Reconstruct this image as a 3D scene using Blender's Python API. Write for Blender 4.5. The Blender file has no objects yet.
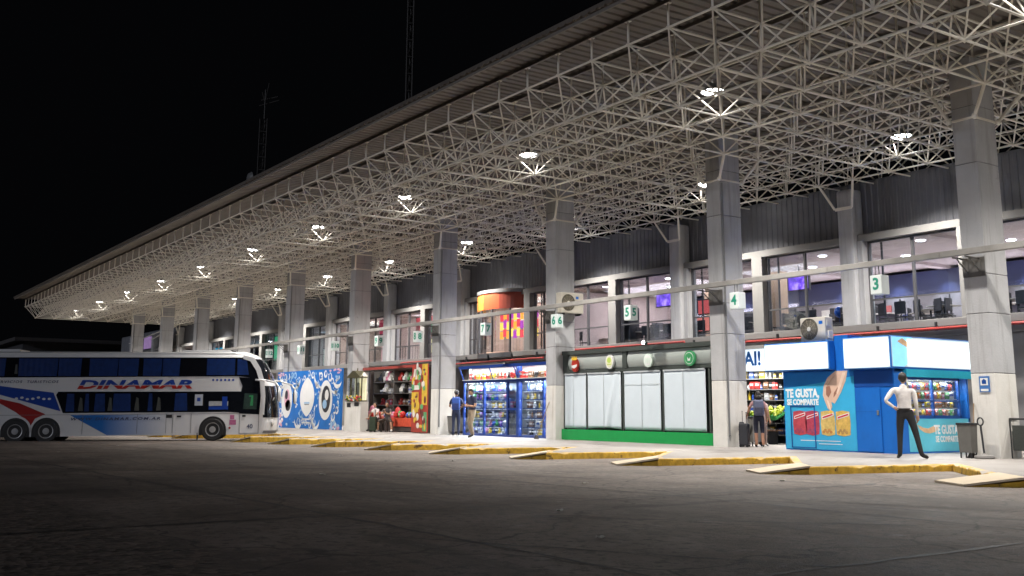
import bpy, bmesh, math, random
from mathutils import Vector, Matrix
random.seed(7)
C = bpy.context.scene.collection
SC = bpy.context.scene
R = math.radians
ORG = {}

# ------------------------------------------------------------------ helpers
class MB:
    """collects shapes, build() links them as ONE mesh object"""
    def __init__(s): s.v = []; s.f = []; s.m = []
    def add(s, vs, fs, mi=0):
        b = len(s.v); s.v += [tuple(p) for p in vs]
        s.f += [tuple(b + i for i in f) for f in fs]; s.m += [mi] * len(fs); return s
    def box(s, x0, x1, y0, y1, z0, z1, mi=0):
        v = [(x, y, z) for z in (z0, z1) for y in (y0, y1) for x in (x0, x1)]
        return s.add(v, [(0, 2, 3, 1), (4, 5, 7, 6), (0, 1, 5, 4), (2, 6, 7, 3), (0, 4, 6, 2), (1, 3, 7, 5)], mi)
    def bbox(s, x0, x1, y0, y1, z0, z1, b=.01, mi=0):
        """box with bevelled vertical and horizontal edges"""
        bm = bmesh.new(); bmesh.ops.create_cube(bm, size=1)
        for v in bm.verts:
            v.co = Vector(((x0 + x1) / 2 + v.co.x * (x1 - x0), (y0 + y1) / 2 + v.co.y * (y1 - y0), (z0 + z1) / 2 + v.co.z * (z1 - z0)))
        bmesh.ops.bevel(bm, geom=list(bm.edges), offset=b, segments=2, affect='EDGES', profile=.6)
        bm.verts.index_update()
        s.add([v.co[:] for v in bm.verts], [[v.index for v in f.verts] for f in bm.faces], mi); bm.free(); return s
    def tube(s, p, q, r, n=6, r2=None, cap=True, mi=0):
        p = Vector(p); q = Vector(q); d = q - p
        if d.length < 1e-6: return s
        d.normalize(); a = d.orthogonal().normalized(); b = d.cross(a); r2 = r if r2 is None else r2
        vs = []
        for k in range(n):
            t = 2 * math.pi * k / n; e = a * math.cos(t) + b * math.sin(t); vs += [p + e * r, q + e * r2]
        fs = [(2 * k, (2 * k + 2) % (2 * n), (2 * k + 3) % (2 * n), 2 * k + 1) for k in range(n)]
        if cap: fs += [tuple(2 * k for k in range(n))[::-1], tuple(2 * k + 1 for k in range(n))]
        return s.add(vs, fs, mi)
    def path(s, pts, r, n=6, mi=0):
        for a, b in zip(pts, pts[1:]): s.tube(a, b, r, n, mi=mi)
        for p in pts[1:-1]: s.ell(p, r, r, r, 6, 4, mi)
        return s
    def ell(s, c, rx, ry, rz, n=10, m=7, mi=0):
        vs = [(c[0], c[1], c[2] - rz)]
        for j in range(1, m):
            t = math.pi * j / m - math.pi / 2
            for k in range(n):
                a = 2 * math.pi * k / n
                vs.append((c[0] + rx * math.cos(t) * math.cos(a), c[1] + ry * math.cos(t) * math.sin(a), c[2] + rz * math.sin(t)))
        vs.append((c[0], c[1], c[2] + rz)); fs = []
        for k in range(n):
            fs.append((0, 1 + (k + 1) % n, 1 + k)); o = 1 + (m - 2) * n; fs.append((len(vs) - 1, o + k, o + (k + 1) % n))
            for j in range(m - 2):
                a = 1 + j * n; fs.append((a + k, a + (k + 1) % n, a + n + (k + 1) % n, a + n + k))
        return s.add(vs, fs, mi)
    def rev(s, prof, c, n=16, axis='z', mi=0, cap=True):
        vs = []; N = len(prof)
        for k in range(n):
            a = 2 * math.pi * k / n; ca, sa = math.cos(a), math.sin(a)
            for r, z in prof:
                p = {'z': (r * ca, r * sa, z), 'y': (r * ca, z, r * sa), 'x': (z, r * ca, r * sa)}[axis]
                vs.append((c[0] + p[0], c[1] + p[1], c[2] + p[2]))
        fs = [(k * N + j, ((k + 1) % n) * N + j, ((k + 1) % n) * N + j + 1, k * N + j + 1) for k in range(n) for j in range(N - 1)]
        if cap: fs += [tuple(k * N for k in range(n)), tuple(k * N + N - 1 for k in range(n))]
        return s.add(vs, fs, mi)
    def prism(s, pts, plane, a, b, mi=0):
        """polygon pts in plane 'xy' (a..b is z), 'xz' (a..b is y) or 'yz' (a..b is x)"""
        F = {'xy': lambda p, t: (p[0], p[1], t), 'xz': lambda p, t: (p[0], t, p[1]), 'yz': lambda p, t: (t, p[0], p[1])}[plane]
        n = len(pts); vs = [F(p, a) for p in pts] + [F(p, b) for p in pts]
        fs = [tuple(range(n)), tuple(range(2 * n - 1, n - 1, -1))] + [(k, k + n, (k + 1) % n + n, (k + 1) % n) for k in range(n)]
        return s.add(vs, fs, mi)
    def build(s, name, mats, parent=None, smooth=False, org=None, fix=True):
        o = (0, 0, 0)
        if org: o = org
        elif parent is not None: o = ORG.get(parent.name, (0, 0, 0))
        me = bpy.data.meshes.new(name)
        me.from_pydata([(x - o[0], y - o[1], z - o[2]) for x, y, z in s.v], [], s.f)
        if not isinstance(mats, (list, tuple)): mats = [mats]
        for m in mats: me.materials.append(m)
        me.polygons.foreach_set('material_index', s.m)
        if fix:
            bm = bmesh.new(); bm.from_mesh(me); bmesh.ops.recalc_face_normals(bm, faces=bm.faces); bm.to_mesh(me); bm.free()
        if smooth:
            me.polygons.foreach_set('use_smooth', [True] * len(me.polygons))
        me.update()
        ob = bpy.data.objects.new(name, me); C.objects.link(ob)
        if parent is not None: ob.parent = parent; ORG[ob.name] = ORG.get(parent.name, (0, 0, 0))
        elif org: ob.location = org
        return ob

def tag(o, label, cat, group=None, kind=None):
    o['label'] = label; o['category'] = cat
    if group: o['group'] = group
    if kind: o['kind'] = kind
    return o
def thing(name, label, cat, loc=(0, 0, 0), rz=0, group=None, local=False):
    o = bpy.data.objects.new(name, None); C.objects.link(o); o.location = loc; o.rotation_euler = (0, 0, rz)
    o.empty_display_size = .2
    ORG[o.name] = (0, 0, 0) if local else tuple(loc)
    return tag(o, label, cat, group)
def struct(o): o['kind'] = 'structure'; return o
def dup(o, loc=None, rz=None, label=None, group=None):
    c = o.copy(); C.objects.link(c)
    if loc is not None: c.location = loc
    if rz is not None: c.rotation_euler = (0, 0, rz)
    if label: c['label'] = label
    if group: c['group'] = group
    for ch in o.children:
        d = ch.copy(); C.objects.link(d); d.parent = c
        for g in ch.children:
            e = g.copy(); C.objects.link(e); e.parent = d
    return c

def mat(name, col, rough=.6, metal=0., var=.12, scale=4., bump=0., emit=None, es=0., spec=.5, coat=0., bscale=None):
    m = bpy.data.materials.new(name); m.use_nodes = True; nt = m.node_tree; N = nt.nodes; L = nt.links
    b = N['Principled BSDF']; b.inputs['Roughness'].default_value = rough; b.inputs['Metallic'].default_value = metal
    b.inputs['Specular IOR Level'].default_value = spec; b.inputs['Coat Weight'].default_value = coat
    c = tuple(col) + (1,)
    b.inputs['Base Color'].default_value = c
    tc = N.new('ShaderNodeTexCoord')
    if var > 0:
        nz = N.new('ShaderNodeTexNoise'); nz.inputs['Scale'].default_value = scale; nz.inputs['Detail'].default_value = 6
        nz.inputs['Roughness'].default_value = .65
        L.new(tc.outputs['Object'], nz.inputs['Vector'])
        mx = N.new('ShaderNodeMix'); mx.data_type = 'RGBA'
        mx.inputs[6].default_value = tuple(max(0, x * (1 - 1.6 * var)) for x in col) + (1,)
        mx.inputs[7].default_value = tuple(min(1, x * (1 + 1.6 * var)) for x in col) + (1,)
        L.new(nz.outputs['Fac'], mx.inputs[0]); L.new(mx.outputs[2], b.inputs['Base Color'])
    if bump > 0:
        n2 = N.new('ShaderNodeTexNoise'); n2.inputs['Scale'].default_value = bscale or scale * 6; n2.inputs['Detail'].default_value = 4
        L.new(tc.outputs['Object'], n2.inputs['Vector'])
        bp = N.new('ShaderNodeBump'); bp.inputs['Strength'].default_value = bump; bp.inputs['Distance'].default_value = .02
        L.new(n2.outputs['Fac'], bp.inputs['Height']); L.new(bp.outputs['Normal'], b.inputs['Normal'])
    if emit:
        b.inputs['Emission Color'].default_value = tuple(emit) + (1,); b.inputs['Emission Strength'].default_value = es
    return m
def glassmat(name, tint=(.9, .95, 1), refl=.12, rough=.03):
    m = bpy.data.materials.new(name); m.use_nodes = True; nt = m.node_tree; N = nt.nodes; L = nt.links
    N.remove(N['Principled BSDF']); out = N['Material Output']
    t = N.new('ShaderNodeBsdfTransparent'); t.inputs[0].default_value = tuple(tint) + (1,)
    g = N.new('ShaderNodeBsdfGlossy'); g.inputs['Roughness'].default_value = rough
    fr = N.new('ShaderNodeLayerWeight'); fr.inputs[0].default_value = .35
    mul = N.new('ShaderNodeMath'); mul.operation = 'MULTIPLY_ADD'; mul.inputs[1].default_value = .5; mul.inputs[2].default_value = refl * .3
    L.new(fr.outputs['Fresnel'], mul.inputs[0])
    mx = N.new('ShaderNodeMixShader'); L.new(mul.outputs[0], mx.inputs[0]); L.new(t.outputs[0], mx.inputs[1]); L.new(g.outputs[0], mx.inputs[2])
    L.new(mx.outputs[0], out.inputs[0]); return m

M = {}
def mm(k, *a, **kw):
    if k not in M: M[k] = mat(k, *a, **kw)
    return M[k]
truss = mat('truss_paint', (.82, .775, .69), .45, var=.10, scale=1.5)
roofm = mat('roof_sheet_metal', (.15, .128, .108), .55, .1, var=.3, scale=.8, bump=.15)
concrete = mat('concrete_panel', (.41, .41, .42), .75, var=.16, scale=1.1, bump=.25, bscale=22)
concd = mat('concrete_joint', (.10, .10, .10), .9)
whitew = mat('whitewash_paint', (.66, .64, .60), .7, var=.13, scale=1.6, bump=.2, bscale=18)
plaster = mat('old_plaster', (.19, .185, .178), .8, var=.16, scale=.9, bump=.2)
cladm = mat('corrugated_cladding_paint', (.14, .145, .165), .5, .15, var=.25, scale=.7)
darkm = mat('dark_metal', (.035, .035, .038), .45, .3)
greym = mat('grey_metal', (.20, .20, .20), .5, .3)
framem = mat('window_frame_paint', (.07, .07, .075), .5)
redpipe = mat('red_pipe_paint', (.32, .035, .03), .45)
whitem = mat('white_enamel', (.72, .72, .70), .4, var=.06)
creamm = mat('cream_enamel', (.62, .59, .52), .45, var=.08)
glass = glassmat('clear_pane')
yellow = mat('kerb_yellow', (.60, .34, .035), .75, var=.5, scale=7, bump=.3)
beige = mat('ramp_plate', (.62, .52, .38), .7, var=.1, scale=3, bump=.1)
blackm = mat('black_rubber', (.012, .012, .013), .6, var=.1)

# wear on the kerb paint: bare concrete shows through in patches
def wear(m, base, amount=.55, scale=2.2):
    nt = m.node_tree; N = nt.nodes; L = nt.links; b = N['Principled BSDF']; src = b.inputs['Base Color'].links[0].from_socket
    tc = N.new('ShaderNodeTexCoord'); nz = N.new('ShaderNodeTexNoise'); nz.inputs['Scale'].default_value = scale; nz.inputs['Detail'].default_value = 9; nz.inputs['Roughness'].default_value = .75
    L.new(tc.outputs['Object'], nz.inputs['Vector'])
    cr = N.new('ShaderNodeValToRGB'); cr.color_ramp.elements[0].position = amount; cr.color_ramp.elements[1].position = amount + .06
    L.new(nz.outputs['Fac'], cr.inputs[0])
    mx = N.new('ShaderNodeMix'); mx.data_type = 'RGBA'; L.new(cr.outputs[0], mx.inputs[0]); L.new(src, mx.inputs[6]); mx.inputs[7].default_value = tuple(base) + (1,)
    L.new(mx.outputs[2], b.inputs['Base Color'])
wear(yellow, (.10, .06, .025), .56, 3.0)
def streaks(m, col, lo_, hi_, sc=(5, 5, .35), k=1.0):
    nt = m.node_tree; N = nt.nodes; L = nt.links; b = N['Principled BSDF']; src = b.inputs['Base Color'].links[0].from_socket
    tc = N.new('ShaderNodeTexCoord'); mp = N.new('ShaderNodeMapping'); mp.inputs['Scale'].default_value = sc; nz = N.new('ShaderNodeTexNoise'); nz.inputs['Scale'].default_value = k; nz.inputs['Detail'].default_value = 7; nz.inputs['Roughness'].default_value = .7
    L.new(tc.outputs['Object'], mp.inputs['Vector']); L.new(mp.outputs[0], nz.inputs['Vector']); cr = N.new('ShaderNodeValToRGB'); cr.color_ramp.elements[0].position = lo_; cr.color_ramp.elements[1].position = hi_
    L.new(nz.outputs['Fac'], cr.inputs[0]); mx = N.new('ShaderNodeMix'); mx.data_type = 'RGBA'; L.new(cr.outputs[0], mx.inputs[0]); L.new(src, mx.inputs[6]); mx.inputs[7].default_value = tuple(col) + (1,); L.new(mx.outputs[2], b.inputs['Base Color'])
streaks(concrete, (.27, .265, .26), .52, .74); streaks(whitew, (.42, .37, .31), .55, .75); streaks(cladm, (.10, .10, .105), .5, .7, (2, 2, .3))
wear(whitew, (.42, .38, .33), .66, 1.3)
wear(concrete, (.28, .275, .27), .62, .9)

# ------------------------------------------------------------------ camera (solved from the photograph)
cam = bpy.data.cameras.new('camera'); camo = bpy.data.objects.new('camera', cam); C.objects.link(camo); SC.camera = camo
yaw, pitch, roll, CH = 0.973253233846227, 0.18423064417160132, 0.005646354254922655, .979
fw = Vector((-math.sin(yaw) * math.cos(pitch), math.cos(yaw) * math.cos(pitch), math.sin(pitch)))
rt = Vector((math.cos(yaw), math.sin(yaw), 0)); up = rt.cross(fw)
r2 = rt * math.cos(roll) + up * math.sin(roll); u2 = -rt * math.sin(roll) + up * math.cos(roll)
mw = Matrix((r2, u2, -fw)).transposed().to_4x4(); mw.translation = (0, 0, CH); camo.matrix_world = mw
cam.sensor_width = 36; cam.lens = 1034.27 / 1024 * 36; cam.shift_y = -70 / 1024; cam.clip_start = .1; cam.clip_end = 3000

# layout constants
S = 8.2; X0 = -13.79; YC = 22.05; CA = .568; CB = .861
def colx(i): return X0 - i * S
def zroad(x): return -.13 - .007 * min(50, max(0, -10 - x))

def ztop(x): return -.0045 * min(45, max(0, -10 - x))
# ------------------------------------------------------------------ ground
def road_material():
    m = bpy.data.materials.new('road_surface'); m.use_nodes = True; nt = m.node_tree; N = nt.nodes; L = nt.links; b = N['Principled BSDF']
    tc = N.new('ShaderNodeTexCoord'); P = tc.outputs['Object']
    def noise(sc, det=6, ro=.6, v=None):
        n = N.new('ShaderNodeTexNoise'); n.inputs['Scale'].default_value = sc; n.inputs['Detail'].default_value = det; n.inputs['Roughness'].default_value = ro
        L.new(v or P, n.inputs['Vector']); return n.outputs['Fac']
    def ramp(f, a, b_, c0=(0, 0, 0, 1), c1=(1, 1, 1, 1)):
        r = N.new('ShaderNodeValToRGB'); e = r.color_ramp.elements; e[0].position = a; e[1].position = b_; e[0].color = c0; e[1].color = c1; L.new(f, r.inputs[0]); return r.outputs[0]
    def mix(f, a, b_):
        x = N.new('ShaderNodeMix'); x.data_type = 'RGBA'; L.new(f, x.inputs[0])
        for i, q in ((6, a), (7, b_)):
            if isinstance(q, tuple): x.inputs[i].default_value = q
            else: L.new(q, x.inputs[i])
        return x.outputs[2]
    base = mix(ramp(noise(.35, 9, .72), .36, .62), (.115, .084, .066, 1), (.30, .250, .212, 1))
    # long streaks of rubber and oil along the driving lanes
    mp = N.new('ShaderNodeMapping'); mp.inputs['Scale'].default_value = (.12, .9, 1); mp.inputs['Rotation'].default_value = (0, 0, R(-20)); L.new(P, mp.inputs['Vector'])
    base = mix(ramp(noise(1.4, 7, .65, mp.outputs[0]), .52, .70), base, (.095, .075, .064, 1))
    base = mix(ramp(noise(.9, 9, .8), .62, .70), base, (.055, .046, .042, 1))      # oil stains
    base = mix(ramp(noise(7, 9, .8), .50, .60), base, (.085, .071, .063, 1)); base = mix(ramp(noise(3.1, 8, .75), .60, .66), base, (.30, .27, .245, 1))
    base = mix(ramp(noise(38, 3, .6), .64, .70), base, (.36, .33, .30, 1))         # pale grit
    vs_ = N.new('ShaderNodeTexVoronoi'); vs_.inputs['Scale'].default_value = .21; L.new(P, vs_.inputs['Vector']); sv = N.new('ShaderNodeSeparateColor'); L.new(vs_.outputs['Color'], sv.inputs[0])
    base = mix(ramp(sv.outputs[0], .2, .9, (.45, .45, .45, 1), (.0, .0, .0, 1)), base, (.075, .064, .056, 1))
    wp = N.new('ShaderNodeVectorMath'); wp.operation = 'MULTIPLY_ADD'; nzc = N.new('ShaderNodeTexNoise'); nzc.inputs['Scale'].default_value = .9; nzc.inputs['Detail'].default_value = 6; L.new(P, nzc.inputs['Vector']); L.new(nzc.outputs['Color'], wp.inputs[0]); wp.inputs[1].default_value = (1.5, 1.5, 0); L.new(P, wp.inputs[2])
    vc = N.new('ShaderNodeTexVoronoi'); vc.feature = 'DISTANCE_TO_EDGE'; vc.inputs['Scale'].default_value = .30; L.new(wp.outputs[0], vc.inputs['Vector'])
    base = mix(ramp(vc.outputs['Distance'], .003, .009, (.75, .75, .75, 1), (0, 0, 0, 1)), base, (.035, .027, .022, 1))
    # rough broken patch of asphalt: X < -9, Y < 2.6
    sx = N.new('ShaderNodeSeparateXYZ'); L.new(P, sx.inputs[0])
    def math2(op, a, b_):
        q = N.new('ShaderNodeMath'); q.operation = op
        for i, z in enumerate((a, b_)):
            if isinstance(z, (int, float)): q.inputs[i].default_value = z
            else: L.new(z, q.inputs[i])
        return q.outputs[0]
    edge = math2('ADD', sx.outputs['Y'], math2('MULTIPLY', noise(.8, 6, .7), 1.6))
    mask = ramp(math2('SUBTRACT', 4.0, edge), .35, .6)
    mk = math2('MULTIPLY', mask, math2('LESS_THAN', sx.outputs['X'], -6.0))
    vo = N.new('ShaderNodeTexVoronoi'); vo.inputs['Scale'].default_value = 14; L.new(P, vo.inputs['Vector'])
    grav = mix(vo.outputs['Color'], (.016, .012, .010, 1), (.24, .19, .155, 1))
    base = mix(mk, base, grav)
    L.new(base, b.inputs['Base Color'])
    rg = N.new('ShaderNodeMapRange'); L.new(noise(.8, 6, .7), rg.inputs[0]); rg.inputs[3].default_value = .5; rg.inputs[4].default_value = .82
    L.new(rg.outputs[0], b.inputs['Roughness'])
    bp = N.new('ShaderNodeBump'); bp.inputs['Strength'].default_value = .6; bp.inputs['Distance'].default_value = .03
    h = math2('ADD', noise(30, 4, .7), math2('MULTIPLY', math2('MULTIPLY', vo.outputs['Distance'], mk), 3.0))
    h = math2('ADD', h, math2('MULTIPLY', noise(2.0, 5), 1.2)); L.new(h, bp.inputs['Height']); L.new(bp.outputs[0], b.inputs['Normal'])
    return m
xs = [-500, -200, -120, -90, -60, -50, -40, -30, -20, -10, 0, 20, 60, 200, 500]; ys = [-400, -100, -30, 0, 10, 20, 40, 100, 400]
mb = MB(); mb.add([(x, y, zroad(x)) for y in ys for x in xs], [(j * len(xs) + i, j * len(xs) + i + 1, (j + 1) * len(xs) + i + 1, (j + 1) * len(xs) + i) for j in range(len(ys) - 1) for i in range(len(xs) - 1)])
struct(mb.build('road', road_material(), fix=False))

# joints between the concrete bays of the yard: narrow tar-filled strips with wandering edges
tar = mat('tar_joint', (.016, .014, .013), .55, var=.3, scale=6)
mb = MB()
def joint(p, q, w):
    n = max(4, int((Vector(q) - Vector(p)).length / .35)); d = (Vector(q) - Vector(p)); L_ = d.length; d /= L_; nn = Vector((-d.y, d.x))
    vs = []
    for k in range(n + 1):
        c = Vector(p) + d * (L_ * k / n); j = random.uniform(-.03, .03); ww = w * random.uniform(.35, 1.25)
        a = c + nn * (j + ww); b = c + nn * (j - ww)
        vs += [(a.x, a.y, zroad(a.x) + .004), (b.x, b.y, zroad(b.x) + .004)]
    mb.add(vs, [(2 * k, 2 * k + 1, 2 * k + 3, 2 * k + 2) for k in range(n)])
for x in (-32.5, -26.8, -21.2, -15.7, -10.4, -5.0): joint((x, -6 if x > -12 else 1.5), (x - .3, 14.2), .040)
for y in (4.9, 9.9): joint((-60, y - .6), (6, y + .2), .036)
joint((-13, 9.2), (-6.5, 11.9), .024); joint((-20, 6.4), (-13.5, 7.6), .022); joint((-9.3, 6.6), (-6.6, 9.4), .022); joint((-17, 10.6), (-9, 12.6), .02); joint((-9.0, 4.2), (-5.2, 6.4), .018)
struct(mb.build('road_joints', tar))

# platform with saw-tooth kerb: one tooth per bus bay
PITCH = 4.12; T0 = -10.4
poly = []; ramps = []
xs0 = T0 - 21 * PITCH
poly.append((xs0 - 1, 18.6))
for n in range(20, -4, -1):
    T = T0 - n * PITCH
    if n == 9: continue                                   # wider gap at the bay where the coach stands
    poly += [(T + .4, 16.35), (T + 1.4, 15.6), (T + 2.1, 19.0 if n != 10 else 19.3)]
    if n == 10: poly.append((T + 2.1 + PITCH * 1.08, 19.3))
    ramps.append((n, T))
poly.append((8, 16.35))
def offset(pl, d):
    out = []
    for i, p in enumerate(pl):
        a = Vector(pl[i - 1]) if i else None; b = Vector(pl[i + 1]) if i < len(pl) - 1 else None; p = Vector(p)
        ns = []
        for u, v in ((a, p), (p, b)):
            if u is not None and v is not None:
                e = (v - u).normalized(); ns.append(Vector((-e.y, e.x)))
        n = sum(ns, Vector((0, 0))).normalized(); k = d / max(.35, n.dot(ns[0])); out.append(tuple(p + n * k))
    return out
inner = offset(poly, .17)
mb = MB(); kr = random.Random(11)
for i in range(len(poly) - 1):
    a, b, c, d = [Vector(q) for q in (poly[i], poly[i + 1], inner[i + 1], inner[i])]; n = max(1, int((b - a).length / .16))
    st_ = []
    for k in range(n + 1):
        u = k / n; e = 0 if k in (0, n) else 1; o_ = a + (b - a) * u; i_ = d + (c - d) * u; w_ = (i_ - o_)
        chip = kr.random() ** 6 * .10 * e; zt = .004 - kr.uniform(0, .010) * e - chip * .6
        zt += ztop(o_.x); st_.append((o_ + w_ * (kr.uniform(0, .06) * e + chip * .5), o_ + w_ * .09, i_, zt - .022, zt))
    for (o0, m0, i0, za0, zb0), (o1, m1, i1, za1, zb1) in zip(st_, st_[1:]):
        mb.add([(*o0, -1.1), (*o1, -1.1), (*o1, za1), (*o0, za0)], [(0, 1, 2, 3)], 0)
        mb.add([(*o0, za0), (*o1, za1), (*m1, zb1), (*m0, zb0)], [(0, 1, 2, 3)], 0)
        mb.add([(*m0, zb0), (*m1, zb1), (*i1, .003 + ztop(i1.x)), (*i0, .003 + ztop(i0.x))], [(0, 1, 2, 3)], 1)
kerbtop = mat('kerb_top_worn', (.56, .38, .13), .75, var=.25, scale=4, bump=.3); wear(kerbtop, (.40, .36, .32), .50, 2.2)
kerb = struct(mb.build('kerb', [yellow, kerbtop], fix=False))
pavem = mat('platform_concrete', (.27, .25, .235), .6, var=.2, scale=.9, bump=.2, bscale=26)
wear(pavem, (.17, .15, .138), .55, .7)
mb = MB(); xa_, xb_ = inner[0][0], inner[-1][0]
for (x0, y0), (x1, y1) in zip(inner, inner[1:]):
    mb.add([(x0, y0, ztop(x0)), (x1, y1, ztop(x1)), (x1, 20.6, 0), (x0, 20.6, 0)], [(0, 1, 2, 3)]); mb.add([(x0, 20.6, 0), (x1, 20.6, 0), (x1, 29, 0), (x0, 29, 0)], [(0, 1, 2, 3)])
    mb.add([(x0, y0, ztop(x0)), (x1, y1, ztop(x1)), (x1, y1, -1.1), (x0, y0, -1.1)], [(3, 2, 1, 0)])
struct(mb.build('platform', pavem, fix=False))
# kerb ramps laid from the tooth tips down to the road
for k, (n, T) in enumerate(ramps):
    if not -1 <= n <= 14: continue
    z = zroad(T) + .004; zt = ztop(T)
    lb = f'yellow-sided concrete kerb ramp with a pale plate, {"nearest the white-shirted man" if n == 0 else "%s along the kerb from the right" % ["", "second", "third", "fourth", "fifth", "sixth", "seventh", "eighth", "ninth"][n] if 0 < n < 9 else "beyond the coach" if n > 8 else "at the near end of the kerb"}'
    t = thing('kerb_ramp', lb, 'ramp', (T, 15.5, z), group='kerb ramps of the bus bays')
    HA, HB, L1, L2 = (T + .46, 16.33), (T + 1.40, 15.62), (T + .0, 15.45), (T + .84, 14.98)
    HBi, HAi = (T + 1.395, 15.63), (T + .4, 16.36)
    w = MB(); vs = [(*L1, z), (L2[0], L2[1] + .01, z), (HBi[0], HBi[1], z), (*HAi, z), (HBi[0], HBi[1], zt - .035), (*HAi, zt - .035)]
    w.add(vs, [(0, 1, 2, 3), (1, 4, 2), (0, 3, 5), (2, 4, 5, 3), (0, 5, 4, 1)]); w.build('wedge', yellow, t)
    pl = MB(); j = random.uniform(-.05, .05)
    top = [(L1[0] - .05, L1[1] + .02, z + .012), (L2[0] - .05, L2[1] - .03, z + .012), (HB[0] + .04, HB[1] - .03, zt + .012), (HA[0] + .06, HA[1] + .05, zt + .012)]
    pl.add([(x, y, zz + .022) for x, y, zz in top] + [(x, y, zz - .012) for x, y, zz in top], [(0, 1, 2, 3), (7, 6, 5, 4)] + [(i, i + 4, (i + 1) % 4 + 4, (i + 1) % 4) for i in range(4)])
    pl.build('plate', beige, t)

# ------------------------------------------------------------------ canopy: space frame, sheet roof, columns
canopy = thing('bus_terminal_canopy', 'long white space frame canopy roof on tall grey concrete columns over the platform', 'canopy roof', (-45, 22, 0))
BX = S / 6; BY = 1.468; ZL = 8.45; ZT = 9.41
LX = lambda i: -20.95 + BX * i; LY = lambda j: 15.93 + BY * j
TX = lambda i: LX(i) - BX / 2; TY = lambda j: LY(j) - BY / 2
I0, I1 = -54, 19; NJ = 10
lo = MB(); hi = MB(); dg = MB(); st = MB(); pu = MB(); nd = MB()
def hubs(mb_, p, r):
    x, y, z = p; mb_.add([(x + r, y, z), (x, y + r, z), (x - r, y, z), (x, y - r, z), (x, y, z + r), (x, y, z - r)], [(0, 1, 4), (1, 2, 4), (2, 3, 4), (3, 0, 4), (1, 0, 5), (2, 1, 5), (3, 2, 5), (0, 3, 5)])
for j in range(NJ):
    for i in range(I0, I1 + 1):
        p = (LX(i), LY(j), ZL); hubs(nd, p, .075)
        if i < I1: lo.tube(p, (LX(i + 1), LY(j), ZL), .029, 6, cap=False)
        if j < NJ - 1: lo.tube(p, (LX(i), LY(j + 1), ZL), .029, 6, cap=False)
        for a in (0, 1):
            for b in (0, 1):
                dg.tube(p, (TX(i + a), TY(j + b), ZT), .0225, 5, cap=False)
for j in range(NJ + 1):
    for i in range(I0, I1 + 2):
        p = (TX(i), TY(j), ZT); hubs(nd, p, .075)
        if i < I1 + 1: hi.tube(p, (TX(i + 1), TY(j), ZT), .028, 6, cap=False)
        if j < NJ: hi.tube(p, (TX(i), TY(j + 1), ZT), .028, 6, cap=False)
        st.tube(p, (p[0], p[1], 10.0), .028, 5, cap=False); st.box(p[0] - .08, p[0] + .08, p[1] - .05, p[1] + .05, 9.97, 9.985)
XE, XR = TX(I0) - .35, TX(I1 + 1) + .3
for j in range(NJ + 1): pu.box(XE + .1, XR, TY(j) - .035, TY(j) + .035, 9.985, 10.075)
pu.box(XE + .05, XR, 14.34, 14.38, 9.995, 10.07)
lo.build('bottom_chord_grid', truss, canopy); hi.build('top_chord_grid', truss, canopy); dg.build('diagonal_web', truss, canopy)
nd.build('node_connectors', truss, canopy); st.build('roof_struts', truss, canopy); pu.build('purlins', mat('purlin_steel', (.2, .18, .16), .6), canopy)
# corrugated sheets: ribs run across the platform
rf = MB(); n = int((XR - XE) / .30); prof = []
for k in range(n): x = XE + .30 * k; prof += [(x, 10.085), (x + .17, 10.085), (x + .20, 10.125), (x + .27, 10.125)]
prof.append((XE + .30 * n, 10.085)); Ya, Yb = 14.28, 30.2; K = len(prof)
cuts = [Ya, 15.25, 18.2, 21.1, 24.0, 27.0, Yb]
vs = [];
for y in cuts: vs += [(x, y, z) for x, z in prof]
rf.add(vs, [(r * K + k, r * K + k + 1, (r + 1) * K + k + 1, (r + 1) * K + k) for r in range(len(cuts) - 1) for k in range(K - 1)])
for k in range(K - 1):      # turned-down lip of each sheet at the eave
    (xa, za), (xb, zb) = prof[k], prof[k + 1]
    rf.add([(xa, Ya, za), (xb, Ya, zb), (xb, Ya - .01, 10.19), (xa, Ya - .01, 10.19)], [(0, 1, 2, 3)])
rf.box(XE, XR, Ya, Yb, 10.19, 10.21)
rf.build('roof_sheet', roofm, canopy, fix=False)
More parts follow.
